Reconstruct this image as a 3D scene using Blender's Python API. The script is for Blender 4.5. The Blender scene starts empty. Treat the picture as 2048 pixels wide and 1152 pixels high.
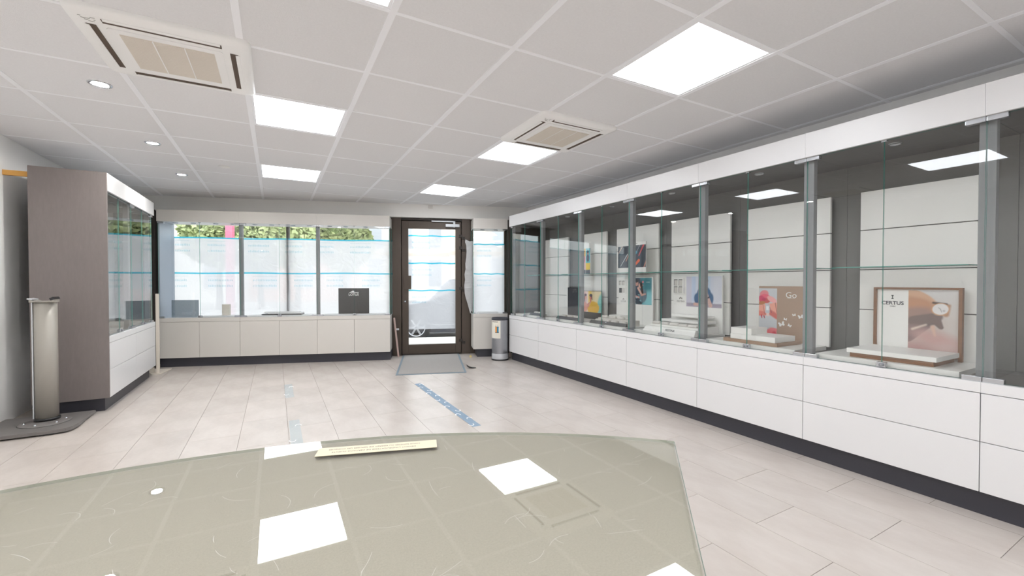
import bpy, bmesh, math, random
import numpy as np
from mathutils import Vector, Matrix

random.seed(7)
SC = bpy.context.scene
COL = SC.collection
R = math.radians

# ------------------------------------------------------------------ camera, sky, exposure
CAM_H = 1.113
cam_d = bpy.data.cameras.new('camera')
cam_d.sensor_width = 36.0
cam_d.lens = 859.2 / 2048 * 36.0
cam_d.clip_start = 0.02
cam_d.clip_end = 200
cam = bpy.data.objects.new('camera', cam_d)
COL.objects.link(cam)
cam.location = (0, 0, CAM_H)
cam.rotation_euler = (R(90 - 0.87), 0, R(-28.84))
SC.camera = cam

world = bpy.data.worlds.new('sky')
SC.world = world
world.use_nodes = True
wn = world.node_tree.nodes
wl = world.node_tree.links
wn.clear()
w_out = wn.new('ShaderNodeOutputWorld')
w_bg = wn.new('ShaderNodeBackground')
w_sky = wn.new('ShaderNodeTexSky')
w_sky.sky_type = 'NISHITA'
w_sky.sun_disc = False
w_sky.sun_elevation = R(38)
w_sky.sun_rotation = R(200)
w_sky.air_density = 1.0
w_sky.dust_density = 3.0
w_mix = wn.new('ShaderNodeMixRGB')
w_mix.inputs[0].default_value = 0.8
w_mix.inputs[2].default_value = (3.5, 3.5, 3.55, 1)      # thin bright cloud over the blue
w_gain = wn.new('ShaderNodeMixRGB')
w_gain.blend_type = 'MULTIPLY'
w_gain.inputs[0].default_value = 1
w_gain.inputs[2].default_value = (0.6, 0.6, 0.6, 1)
wl.new(w_sky.outputs[0], w_gain.inputs[1])
wl.new(w_gain.outputs[0], w_mix.inputs[1])
wl.new(w_mix.outputs[0], w_bg.inputs[0])
w_bg.inputs[1].default_value = 1.2
wl.new(w_bg.outputs[0], w_out.inputs[0])

PANEL_LIGHT = 12.4          # strength of the ceiling light panels
SPOT_LIGHT = 840.0

vs = SC.view_settings
vs.view_transform = 'Standard'
vs.look = 'None'
vs.exposure = 0.0
vs.gamma = 1.0
vs.use_curve_mapping = False
SC.cycles.max_bounces = 10
SC.cycles.diffuse_bounces = 6
SC.cycles.glossy_bounces = 5
SC.cycles.transparent_max_bounces = 32
SC.cycles.sample_clamp_indirect = 6.0
SC.cycles.caustics_reflective = False
SC.cycles.caustics_refractive = False

# ------------------------------------------------------------------ materials
def lin(c):
    return tuple(((x / 255 + 0.055) / 1.055) ** 2.4 if x / 255 > 0.04045 else x / 255 / 12.92 for x in c) + (1,)

def mat(name, rgb, rough=0.5, metal=0.0, spec=0.5, noise=None, bump=None, coat=0.0, tint=0.0):
    """noise = (scale, amount, rgb2 [, stretch]); bump = (scale, strength); tint = random brightness per object"""
    m = bpy.data.materials.new(name)
    m.use_nodes = True
    nt = m.node_tree
    b = nt.nodes['Principled BSDF']
    b.inputs['Base Color'].default_value = lin(rgb)
    b.inputs['Roughness'].default_value = rough
    b.inputs['Metallic'].default_value = metal
    b.inputs['Specular IOR Level'].default_value = spec
    b.inputs['Coat Weight'].default_value = coat
    tc = nt.nodes.new('ShaderNodeTexCoord')
    last = None
    if noise:
        mp = nt.nodes.new('ShaderNodeMapping')
        st = noise[3] if len(noise) > 3 else (1, 1, 1)
        mp.inputs['Scale'].default_value = st
        nt.links.new(tc.outputs['Object'], mp.inputs[0])
        n = nt.nodes.new('ShaderNodeTexNoise')
        n.inputs['Scale'].default_value = noise[0]
        n.inputs['Detail'].default_value = 7
        n.inputs['Roughness'].default_value = 0.62
        nt.links.new(mp.outputs[0], n.inputs['Vector'])
        r = nt.nodes.new('ShaderNodeValToRGB')
        r.color_ramp.elements[0].position = 0.5 - 0.25 * noise[1]
        r.color_ramp.elements[1].position = 0.5 + 0.25 * noise[1]
        r.color_ramp.elements[0].color = lin(noise[2])
        r.color_ramp.elements[1].color = lin(rgb)
        nt.links.new(n.outputs[0], r.inputs[0])
        last = r.outputs[0]
        nt.links.new(last, b.inputs['Base Color'])
    if tint:
        oi = nt.nodes.new('ShaderNodeObjectInfo')
        mr = nt.nodes.new('ShaderNodeMapRange')
        mr.inputs[3].default_value = 1 - tint
        mr.inputs[4].default_value = 1 + tint
        nt.links.new(oi.outputs['Random'], mr.inputs[0])
        hs = nt.nodes.new('ShaderNodeHueSaturation')
        hs.inputs['Color'].default_value = lin(rgb)
        if last:
            nt.links.new(last, hs.inputs['Color'])
        nt.links.new(mr.outputs[0], hs.inputs['Value'])
        nt.links.new(hs.outputs[0], b.inputs['Base Color'])
    if bump:
        n2 = nt.nodes.new('ShaderNodeTexNoise')
        n2.inputs['Scale'].default_value = bump[0]
        n2.inputs['Detail'].default_value = 4
        nt.links.new(tc.outputs['Object'], n2.inputs['Vector'])
        bp = nt.nodes.new('ShaderNodeBump')
        bp.inputs['Strength'].default_value = bump[1]
        bp.inputs['Distance'].default_value = 0.01
        nt.links.new(n2.outputs[0], bp.inputs['Height'])
        nt.links.new(bp.outputs[0], b.inputs['Normal'])
    return m

def glass(name, tint, ior=1.5, rough=0.0):
    """thin pane: Fresnel mix of a clear, slightly tinted layer and a mirror layer"""
    m = bpy.data.materials.new(name)
    m.use_nodes = True
    nt = m.node_tree
    nt.nodes.clear()
    o = nt.nodes.new('ShaderNodeOutputMaterial')
    mx = nt.nodes.new('ShaderNodeMixShader')
    fr = nt.nodes.new('ShaderNodeFresnel')
    geo = nt.nodes.new('ShaderNodeNewGeometry')
    mr = nt.nodes.new('ShaderNodeMapRange')            # same mirror strength on the inner face as on the outer one
    mr.inputs[3].default_value = ior
    mr.inputs[4].default_value = 1 / ior
    nt.links.new(geo.outputs['Backfacing'], mr.inputs[0])
    nt.links.new(mr.outputs[0], fr.inputs[0])
    t = nt.nodes.new('ShaderNodeBsdfTransparent')
    t.inputs[0].default_value = tint
    g = nt.nodes.new('ShaderNodeBsdfGlossy')
    g.inputs['Roughness'].default_value = rough
    nt.links.new(fr.outputs[0], mx.inputs[0])
    nt.links.new(t.outputs[0], mx.inputs[1])
    nt.links.new(g.outputs[0], mx.inputs[2])
    nt.links.new(mx.outputs[0], o.inputs[0])
    return m

def emit(name, rgb, s):
    m = bpy.data.materials.new(name)
    m.use_nodes = True
    nt = m.node_tree
    nt.nodes.clear()
    o = nt.nodes.new('ShaderNodeOutputMaterial')
    e = nt.nodes.new('ShaderNodeEmission')
    e.inputs[0].default_value = rgb + (1,)
    e.inputs[1].default_value = s
    nt.links.new(e.outputs[0], o.inputs[0])
    return m

def film_mat(name, clear, rgb, trans=0.75, scale=6.0, clear_tint=(0.97, 0.99, 1, 1)):
    """milky plastic sheet: part clear, part light-scattering"""
    m = bpy.data.materials.new(name)
    m.use_nodes = True
    nt = m.node_tree
    nt.nodes.clear()
    o = nt.nodes.new('ShaderNodeOutputMaterial')
    c = lin(rgb)
    tl = nt.nodes.new('ShaderNodeBsdfTranslucent'); tl.inputs[0].default_value = c
    df = nt.nodes.new('ShaderNodeBsdfDiffuse'); df.inputs[0].default_value = c
    gl = nt.nodes.new('ShaderNodeBsdfGlossy'); gl.inputs['Roughness'].default_value = 0.18
    tr = nt.nodes.new('ShaderNodeBsdfTransparent'); tr.inputs[0].default_value = clear_tint
    m1 = nt.nodes.new('ShaderNodeMixShader'); m1.inputs[0].default_value = trans
    nt.links.new(df.outputs[0], m1.inputs[1]); nt.links.new(tl.outputs[0], m1.inputs[2])
    m2 = nt.nodes.new('ShaderNodeMixShader'); m2.inputs[0].default_value = clear
    nt.links.new(m1.outputs[0], m2.inputs[1]); nt.links.new(tr.outputs[0], m2.inputs[2])
    m3 = nt.nodes.new('ShaderNodeMixShader'); m3.inputs[0].default_value = 0.06 if clear < 0.6 else 0.0
    nt.links.new(m2.outputs[0], m3.inputs[1]); nt.links.new(gl.outputs[0], m3.inputs[2])
    nt.links.new(m3.outputs[0], o.inputs[0])
    tc = nt.nodes.new('ShaderNodeTexCoord')
    n = nt.nodes.new('ShaderNodeTexNoise'); n.inputs['Scale'].default_value = scale; n.inputs['Distortion'].default_value = 1.5
    nt.links.new(tc.outputs['Object'], n.inputs['Vector'])
    bp = nt.nodes.new('ShaderNodeBump'); bp.inputs['Strength'].default_value = 0.5; bp.inputs['Distance'].default_value = 0.05
    nt.links.new(n.outputs[0], bp.inputs['Height'])
    for s in (gl, df):
        nt.links.new(bp.outputs[0], s.inputs['Normal'])
    return m

M = {}
M['white'] = mat('white_laminate', (231, 231, 232), 0.32)
M['cream'] = mat('off_white_laminate', (216, 212, 206), 0.38)
M['board'] = mat('white_board', (247, 246, 242), 0.35)
M['tile'] = mat('ceiling_tile', (236, 236, 238), 0.9, spec=0.2, noise=(90, 1.2, (229, 229, 231)), bump=(260, 0.12), tint=0.012)
M['grid'] = mat('white_grid_metal', (250, 251, 255), 0.4)
M['plaster'] = mat('white_plaster', (247, 247, 246), 0.85, spec=0.2, bump=(60, 0.05))
M['bulk'] = mat('bulkhead_paint', (244, 243, 240), 0.85, spec=0.2)
M['floor'] = mat('stone_look_vinyl', (217, 210, 203), 0.27, spec=0.65, noise=(3.2, 1.5, (190, 179, 171), (1.6, 0.8, 1)), bump=(40, 0.05), tint=0.03)
M['floor_base'] = mat('floor_joint', (120, 108, 98), 0.9)
M['plinth'] = mat('dark_plinth', (60, 60, 68), 0.45)
M['taupe'] = mat('taupe_laminate', (126, 118, 116), 0.5, noise=(60, 1.0, (119, 111, 109), (1, 1, 0.2)))
M['grey'] = mat('grey_laminate', (112, 111, 110), 0.5, noise=(50, 1.0, (107, 106, 105)))
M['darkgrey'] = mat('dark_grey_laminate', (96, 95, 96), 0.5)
M['post'] = mat('grey_post', (140, 142, 144), 0.42)
M['bronze'] = mat('bronze_aluminium', (84, 74, 66), 0.42, metal=0.35)
M['bronze_dark'] = mat('dark_bronze', (52, 46, 42), 0.5, metal=0.2)
M['chrome'] = mat('satin_chrome', (200, 203, 208), 0.22, metal=0.9)
M['steel'] = mat('brushed_steel', (176, 178, 182), 0.3, metal=0.85, noise=(14, 1.0, (160, 162, 168), (1, 1, 0.1)))
M['silver'] = mat('silver_paint', (205, 208, 212), 0.35, metal=0.3)
M['black'] = mat('black_plastic', (34, 34, 36), 0.35)
M['gloss_black'] = mat('gloss_black_acrylic', (30, 29, 30), 0.06)
M['ac'] = mat('air_conditioner_plastic', (248, 248, 247), 0.42)
M['grille'] = mat('grille_beige', (228, 221, 210), 0.6)
M['slot'] = mat('slot_shade', (92, 78, 68), 0.8)
M['panel'] = emit('light_panel_diffuser', (0.955, 0.985, 1.03), PANEL_LIGHT)
M['lamp'] = emit('spot_lamp', (1.0, 0.98, 0.94), SPOT_LIGHT)
M['glass'] = glass('clear_glass', (0.988, 0.994, 0.992, 1), 1.58)
M['reflective_glass'] = glass('reflective_glass', (0.985, 0.992, 0.99, 1), 2.25)
M['window_glass'] = glass('window_glass', (0.93, 0.96, 0.96, 1))
M['table_glass'] = glass('table_glass', (0.955, 0.97, 0.955, 1), 1.6)
M['edge'] = mat('glass_edge', (104, 172, 160), 0.15)
M['edge_light'] = mat('table_glass_edge', (170, 200, 190), 0.15)
M['fabric'] = mat('beige_linen', (196, 186, 174), 0.9, spec=0.15, noise=(420, 1.2, (174, 164, 152)), bump=(600, 0.1))
M['fabric_edge'] = mat('bright_glass_edge', (196, 198, 184), 0.2)
M['film'] = film_mat('milky_film', 0.13, (230, 229, 233), 0.8)
M['film_clearer'] = film_mat('thin_film', 0.36, (222, 223, 228), 0.8)
M['film_white'] = film_mat('white_film', 0.08, (238, 238, 238), 0.5)
M['tape'] = film_mat('cyan_tape', 0.72, (96, 214, 240), 0.7, clear_tint=(0.42, 0.88, 0.95, 1))
M['print'] = film_mat('pale_blue_print', 0.93, (190, 230, 246), 0.85, clear_tint=(0.88, 0.965, 0.99, 1))
M['wood'] = mat('walnut_wood', (150, 108, 76), 0.45, noise=(8, 1.3, (120, 82, 56), (1, 1, 6)))
M['pine'] = mat('pine_wood', (226, 172, 92), 0.6)
M['tan'] = mat('tan_card', (172, 146, 126), 0.6)
M['trimwood'] = mat('pinkish_lath', (206, 180, 172), 0.6)
M['matpile'] = mat('grey_mat_pile', (184, 180, 176), 0.95, spec=0.1, noise=(160, 1.4, (160, 156, 152)), bump=(300, 0.5))
M['matedge'] = mat('mat_rubber_edge', (122, 138, 148), 0.6)
M['ink'] = mat('ink_dark', (60, 62, 66), 0.5)
M['inkwhite'] = mat('ink_white', (236, 236, 236), 0.5)
M['inkgrey'] = mat('ink_grey', (112, 108, 100), 0.6)
M['inkteal'] = mat('ink_teal', (150, 190, 196), 0.5)
M['paper'] = mat('paper', (238, 234, 222), 0.7)
M['aged_paper'] = mat('aged_paper', (216, 206, 182), 0.8)
M['frost'] = film_mat('grey_acrylic', 0.35, (150, 160, 168), 0.6)
M['case_side'] = mat('pale_blue_grey_panel', (178, 188, 200), 0.5)
M['floor_tape'] = film_mat('worn_floor_tape', 0.5, (170, 194, 216), 0.0)
M['floor_tape_pale'] = film_mat('pale_floor_tape', 0.85, (222, 232, 236), 0.0)
M['yellow'] = mat('yellow_foam', (226, 205, 140), 0.7)
M['stand'] = mat('stand_beige', (226, 218, 206), 0.5)
M['grey_board'] = mat('grey_base_board', (118, 114, 112), 0.5)
M['column'] = mat('grey_metal_column', (164, 160, 152), 0.4, metal=0.05)
M['pavement'] = mat('pavement', (190, 186, 178), 0.9, noise=(2, 1, (176, 172, 165)))
M['asphalt'] = mat('asphalt', (120, 120, 122), 0.9, noise=(6, 1, (104, 104, 106)))
M['car'] = mat('dark_grey_car_paint', (74, 74, 80), 0.25, metal=0.3, coat=0.6)
M['tyre'] = mat('tyre_rubber', (36, 36, 38), 0.8)
M['rim'] = mat('alloy_rim', (200, 200, 204), 0.3, metal=0.6)
M['carglass'] = mat('car_window', (40, 48, 56), 0.08)
M['facade_a'] = mat('pale_facade', (226, 216, 202), 0.9)
M['facade_b'] = mat('cream_facade', (232, 226, 218), 0.9)
M['facade_c'] = mat('rose_facade', (222, 178, 162), 0.9)
M['shutter'] = mat('grey_shutter', (196, 198, 204), 0.7)
M['far_window'] = mat('far_window_glass', (150, 156, 166), 0.3)
M['stone'] = mat('stone_band', (214, 190, 160), 0.9)
M['red'] = mat('pink_red_pillar', (206, 104, 130), 0.6)
M['leaf'] = mat('leaf_green', (188, 194, 142), 0.7, noise=(3, 1.5, (136, 154, 108)))
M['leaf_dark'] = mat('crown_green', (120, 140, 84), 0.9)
M['bark'] = mat('bark', (98, 84, 70), 0.9)
M['lens'] = mat('detector_white', (238, 238, 236), 0.5)

def attr_mat():
    m = bpy.data.materials.new('printed_picture')
    m.use_nodes = True
    nt = m.node_tree
    a = nt.nodes.new('ShaderNodeAttribute')
    a.attribute_name = 'print_colour'
    b = nt.nodes['Principled BSDF']
    b.inputs['Roughness'].default_value = 0.4
    nt.links.new(a.outputs['Color'], b.inputs['Base Color'])
    return m
M['picture'] = attr_mat()

# ------------------------------------------------------------------ object helpers
def thing(name, label, cat, loc=(0, 0, 0), rot=0.0, group=None):
    o = bpy.data.objects.new(name, None)
    COL.objects.link(o)
    o.empty_display_size = 0.1
    o.location = loc
    o.rotation_euler = (0, 0, rot)
    o['label'] = label
    o['category'] = cat
    if group:
        o['group'] = group
    return o

def struct_root(name, loc=(0, 0, 0), rot=0.0):
    o = bpy.data.objects.new(name, None)
    COL.objects.link(o)
    o.location = loc
    o.rotation_euler = (0, 0, rot)
    o['kind'] = 'structure'
    return o

def tag(o, label, cat, group=None):
    o['label'] = label
    o['category'] = cat
    if group:
        o['group'] = group
    return o

def put(name, me, parent=None, loc=(0, 0, 0), rot=(0, 0, 0)):
    o = bpy.data.objects.new(name, me)
    COL.objects.link(o)
    o.parent = parent
    o.location = loc
    o.rotation_euler = rot
    return o

_box = {}
def box_mesh(sx, sy, sz, m, bev=0.0):
    key = (round(sx, 5), round(sy, 5), round(sz, 5), m, bev)
    if key in _box:
        return _box[key]
    bm = bmesh.new()
    bmesh.ops.create_cube(bm, size=1)
    for v in bm.verts:
        v.co = Vector((v.co.x * sx, v.co.y * sy, v.co.z * sz))
    if bev:
        bmesh.ops.bevel(bm, geom=bm.edges[:], offset=bev, segments=2, affect='EDGES', profile=0.6)
    me = bpy.data.meshes.new(m + '_piece')
    bm.to_mesh(me)
    bm.free()
    me.materials.append(M[m])
    _box[key] = me
    return me

def box(name, x0, x1, y0, y1, z0, z1, m, parent=None, bev=0.0, rot=(0, 0, 0)):
    me = box_mesh(x1 - x0, y1 - y0, z1 - z0, m, bev)
    return put(name, me, parent, ((x0 + x1) / 2, (y0 + y1) / 2, (z0 + z1) / 2), rot)

def pane_mesh(sx, sy, sz, face, edge):
    """glass box whose four narrow sides carry the coloured edge"""
    key = ('pane', round(sx, 5), round(sy, 5), round(sz, 5), face, edge)
    if key in _box:
        return _box[key]
    bm = bmesh.new()
    bmesh.ops.create_cube(bm, size=1)
    for v in bm.verts:
        v.co = Vector((v.co.x * sx, v.co.y * sy, v.co.z * sz))
    d = [sx, sy, sz]
    k = d.index(min(d))
    bm.normal_update()
    for f in bm.faces:
        f.material_index = 0 if abs(f.normal[k]) > 0.9 else 1
    me = bpy.data.meshes.new('glass_pane')
    bm.to_mesh(me)
    bm.free()
    me.materials.append(M[face])
    me.materials.append(M[edge])
    _box[key] = me
    return me

def pane(name, x0, x1, y0, y1, z0, z1, parent, face='glass', edge='edge'):
    return put(name, pane_mesh(x1 - x0, y1 - y0, z1 - z0, face, edge), parent,
               ((x0 + x1) / 2, (y0 + y1) / 2, (z0 + z1) / 2))

def mesh_from(name, verts, faces, m, smooth=False):
    me = bpy.data.meshes.new(name)
    me.from_pydata([tuple(v) for v in verts], [], faces)
    me.materials.append(M[m])
    if smooth:
        for p in me.polygons:
            p.use_smooth = True
    me.update()
    return me

def prism(name, pts, z0, z1, m, parent=None, loc=(0, 0, 0), rot=(0, 0, 0), bev=0.0, side=None, smooth_angle=None):
    """vertical prism over a 2-D outline"""
    bm = bmesh.new()
    a = [bm.verts.new((p[0], p[1], z0)) for p in pts]
    b = [bm.verts.new((p[0], p[1], z1)) for p in pts]
    n = len(pts)
    bm.faces.new(list(reversed(a)))
    bm.faces.new(b)
    for i in range(n):
        f = bm.faces.new((a[i], a[(i + 1) % n], b[(i + 1) % n], b[i]))
        if side:
            f.material_index = 1
        if smooth_angle:
            f.smooth = True
    bmesh.ops.recalc_face_normals(bm, faces=bm.faces[:])
    if bev:
        es = [e for e in bm.edges if abs(e.verts[0].co.z - e.verts[1].co.z) < 1e-6 and e.verts[0].co.z > z1 - 1e-6]
        bmesh.ops.bevel(bm, geom=es, offset=bev, segments=2, affect='EDGES')
    me = bpy.data.meshes.new(name)
    bm.to_mesh(me)
    bm.free()
    me.materials.append(M[m])
    if side:
        me.materials.append(M[side])
    return put(name, me, parent, loc, rot)

def lathe(name, prof, m, parent=None, loc=(0, 0, 0), n=32, rot=(0, 0, 0)):
    vs_, fs = [], []
    for i in range(n):
        a = 2 * math.pi * i / n
        for r, z in prof:
            vs_.append((r * math.cos(a), r * math.sin(a), z))
    k = len(prof)
    for i in range(n):
        j = (i + 1) % n
        for q in range(k - 1):
            fs.append((i * k + q, j * k + q, j * k + q + 1, i * k + q + 1))
    me = mesh_from(name, vs_, fs, m, True)
    bm = bmesh.new()
    bm.from_mesh(me)
    bmesh.ops.remove_doubles(bm, verts=bm.verts[:], dist=1e-6)
    bmesh.ops.recalc_face_normals(bm, faces=bm.faces[:])
    bm.to_mesh(me)
    bm.free()
    return put(name, me, parent, loc, rot)

def boxes_mesh(name, lst, m):
    """many small boxes joined into one mesh: (x0,x1,y0,y1,z0,z1)"""
    vs_, fs = [], []
    for x0, x1, y0, y1, z0, z1 in lst:
        s = len(vs_)
        vs_ += [(x0, y0, z0), (x1, y0, z0), (x1, y1, z0), (x0, y1, z0), (x0, y0, z1), (x1, y0, z1), (x1, y1, z1), (x0, y1, z1)]
        fs += [(s, s + 3, s + 2, s + 1), (s + 4, s + 5, s + 6, s + 7), (s, s + 1, s + 5, s + 4), (s + 1, s + 2, s + 6, s + 5), (s + 2, s + 3, s + 7, s + 6), (s + 3, s, s + 4, s + 7)]
    return mesh_from(name, vs_, fs, m)

def text(name, body, size, m, parent, loc, rot=(R(90), 0, 0), bold=0.0, width=None, align='CENTER', depth=0.0003, spacing=1.0):
    cu = bpy.data.curves.new(name, 'FONT')
    cu.body = body
    cu.size = size
    cu.align_x = align
    cu.align_y = 'CENTER'
    cu.extrude = depth
    cu.offset = bold
    cu.space_character = spacing
    cu.resolution_u = 4
    tmp = bpy.data.objects.new('tmp', cu)
    COL.objects.link(tmp)
    bpy.context.view_layer.update()
    me = bpy.data.meshes.new_from_object(tmp.evaluated_get(bpy.context.evaluated_depsgraph_get()))
    bpy.data.objects.remove(tmp)
    me.materials.clear()
    me.materials.append(M[m])
    if width:
        xs = [v.co.x for v in me.vertices]
        s = width / (max(xs) - min(xs))
        for v in me.vertices:
            v.co.x *= s
    return put(name, me, parent, loc, rot)

def flat_poly(name, pts, m, parent, loc, rot=(R(90), 0, 0), depth=0.0004):
    """flat printed mark: outline in x,y; stands upright through rot"""
    return prism(name, pts, 0, depth, m, parent, loc, rot)

def clip_poly(pts, a, b, c):
    """keep the side a*x + b*y <= c"""
    out = []
    for i in range(len(pts)):
        p, q = pts[i], pts[(i + 1) % len(pts)]
        dp, dq = a * p[0] + b * p[1] - c, a * q[0] + b * q[1] - c
        if dp <= 0:
            out.append(p)
        if (dp < 0) != (dq < 0) and dp != dq:
            t = dp / (dp - dq)
            out.append((p[0] + (q[0] - p[0]) * t, p[1] + (q[1] - p[1]) * t))
    return out

# frame of the skewed shopfront: local x runs along it to the right, local y points outdoors
FA = R(-18)
FO = Vector((0, 6.897, 0))
FU = Vector((math.cos(FA), math.sin(FA), 0))
FN = Vector((math.sin(FA), -math.cos(FA), 0))     # towards the room
def F(u, w, z=0.0):
    return FO + FU * u + FN * w + Vector((0, 0, z))

CEIL = 2.262
XL, XR, YB = -1.87, 3.46, -4.6
GX0, GPX = 0.448, 0.588          # ceiling grid
GY0, GPY = 1.865, 0.604

# ------------------------------------------------------------------ the room shell
# floor of vinyl tiles in half bond
floor = put('floor', mesh_from('floor', [(-2.1, YB, -0.004), (XR + 0.1, YB, -0.004), (XR + 0.1, 6.2, -0.004), (-2.1, 7.95, -0.004)],
            [(0, 1, 2, 3)], 'floor_base'))
floor['kind'] = 'structure'
TW, TL = 0.309, 0.6235
wn_ = (-FN.x, -FN.y)
wc = wn_[0] * FO.x + wn_[1] * FO.y + 0.16        # floor ends 16 cm past the bulkhead plane
tile_cache = {}
far_tiles = []
for k in range(-8, 12):
    x0 = 0.076 + TW * k
    off = 1.175 if k % 2 == 0 else 0.8633
    for j in range(-10, 12):
        y0 = off + TL * j
        g = 0.0009
        pts = [(x0 + g, y0 + g), (x0 + TW - g, y0 + g), (x0 + TW - g, y0 + TL - g), (x0 + g, y0 + TL - g)]
        pts = clip_poly(pts, -1, 0, -XL)
        if pts: pts = clip_poly(pts, 1, 0, XR - 0.03)
        if pts: pts = clip_poly(pts, 0, -1, -YB)
        if pts: pts = clip_poly(pts, wn_[0], wn_[1], wc)
        if len(pts) < 3:
            continue
        if y0 < -0.2 or x0 < -1.75 or x0 > 2.85:
            far_tiles.append(pts)
            continue
        cx, cy = x0 + TW / 2, y0 + TL / 2
        loc_pts = tuple((round(p[0] - cx, 5), round(p[1] - cy, 5)) for p in pts)
        if loc_pts in tile_cache:
            put('tile', tile_cache[loc_pts], floor, (cx, cy, 0))
        else:
            o = prism('tile', loc_pts, -0.004, 0.0, 'floor', floor, (cx, cy, 0), bev=0.0006)
            tile_cache[loc_pts] = o.data
vs_, fs = [], []
for pts in far_tiles:
    s = len(vs_)
    vs_ += [(p[0], p[1], 0) for p in pts]
    fs.append(tuple(range(s, s + len(pts))))
o = put('outer_tiles', mesh_from('outer_tiles', vs_, fs, 'floor'), floor)
o['kind'] = 'stuff'

# lay-in ceiling: tiles, runners, cross bars
ceiling = put('ceiling', mesh_from('ceiling', [(XL - 0.1, YB, CEIL + 0.03), (XR + 0.1, YB, CEIL + 0.03), (XR + 0.1, 5.9, CEIL + 0.03), (XL - 0.1, 7.6, CEIL + 0.03)],
              [(3, 2, 1, 0)], 'plaster'))
ceiling['kind'] = 'structure'
cc = wn_[0] * FO.x + wn_[1] * FO.y
L_ROWS = [-6, -3, 0, 3, 6]                 # light rows, cell index of the row in Y (cell 0 starts at GY0)
light_cells = {(c, r) for c in (-1, 2) for r in (-10, -7, -4, -1, 2, 5)}
ac_cells = {(-2, 1), (2, 1)}
cell_cache = {}
back_tiles = []
for c in range(-5, 7):
    for r in range(-11, 11):
        x0, y0 = GX0 + GPX * c, GY0 + GPY * r
        if (c, r) in light_cells or (c, r) in ac_cells:
            continue
        g = 0.009
        pts = [(x0 + g, y0 + g), (x0 + GPX - g, y0 + g), (x0 + GPX - g, y0 + GPY - g), (x0 + g, y0 + GPY - g)]
        pts = clip_poly(pts, -1, 0, -XL)
        if pts: pts = clip_poly(pts, 1, 0, XR)
        if pts: pts = clip_poly(pts, 0, -1, -YB)
        if pts: pts = clip_poly(pts, wn_[0], wn_[1], cc)
        if len(pts) < 3:
            continue
        cx, cy = x0 + GPX / 2, y0 + GPY / 2
        lp = tuple((round(p[0] - cx, 5), round(p[1] - cy, 5)) for p in pts)
        if lp in cell_cache:
            me = cell_cache[lp]
            put('ceiling_tile', me, ceiling, (cx, cy, CEIL))
        else:
            o = prism('ceiling_tile', lp, 0.0, 0.015, 'tile', ceiling, (cx, cy, CEIL))
            cell_cache[lp] = o.data
def y_front(x):
    return FO.y + (-math.tan(R(18))) * x
for c in range(-3, 7):
    x = GX0 + GPX * c
    if XL < x < XR:
        box('main_runner', x - 0.015, x + 0.015, YB, y_front(x), CEIL - 0.003, CEIL + 0.010, 'grid', ceiling)
for r in range(-10, 11):
    y = GY0 + GPY * r
    x1 = min(XR, (FO.y - y) / math.tan(R(18)))
    if x1 > XL:
        box('cross_bar', XL, x1, y - 0.0105, y + 0.0105, CEIL - 0.0015, CEIL + 0.010, 'grid', ceiling)

# walls
def wall(name, *a, m='plaster', parent=None):
    o = box(name, *a, m, parent)
    o['kind'] = 'structure'
    return o
wall('wall_left', XL - 0.12, XL, YB, 7.75, 0, CEIL + 0.05)
wall('wall_right', XR, XR + 0.12, YB, 6.05, 0, CEIL + 0.05)
wall('wall_back', XL - 0.12, XR + 0.12, YB - 0.12, YB, 0, CEIL + 0.05)
wf = struct_root('wall_front', FO, FA)
box('bulkhead', -2.75, 3.9, 0.0, 0.24, 2.068, CEIL + 0.06, 'bulk', wf)
box('left_pier', -2.75, -1.45, 0.02, 0.24, 0, 2.068, 'bronze_dark', wf)
box('right_pier', 3.33, 3.9, 0.02, 0.24, 0, 2.068, 'bronze_dark', wf)

# ------------------------------------------------------------------ shopfront: windows and door (frame local: y = depth outdoors)
def shop_window(name, u0, u1, mulls, zb=0.06, zt=2.07):
    r = struct_root(name, F((u0 + u1) / 2, 0), FA)
    c = (u0 + u1) / 2
    y0, y1 = 0.09, 0.15
    box('window_frame', u0 - c, u0 - c + 0.05, y0, y1, 0, zt, 'bronze', r, 0.003)
    box('window_frame', u1 - c - 0.05, u1 - c, y0, y1, 0, zt, 'bronze', r, 0.003)
    box('window_frame', u0 - c + 0.05, u1 - c - 0.05, y0, y1, zt - 0.07, zt, 'bronze', r, 0.003)
    box('window_frame', u0 - c + 0.05, u1 - c - 0.05, y0, y1, 0, zb + 0.06, 'bronze', r, 0.003)
    xs = [u0 + 0.05] + [x for m_ in mulls for x in (m_ - 0.017, m_ + 0.017)] + [u1 - 0.05]
    for m_ in mulls:
        box('mullion', m_ - 0.017 - c, m_ + 0.017 - c, y0, y1, zb + 0.06, zt - 0.07, 'bronze_dark', r, 0.002)
    for i in range(0, len(xs), 2):
        pane('pane', xs[i] - c, xs[i + 1] - c, 0.115, 0.123, zb + 0.06, zt - 0.07, r, 'window_glass', 'edge')
    return r
shop_window('window_1', -1.45, 1.587, [0.134])
shop_window('window_2', 2.744, 3.33, [])

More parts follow.
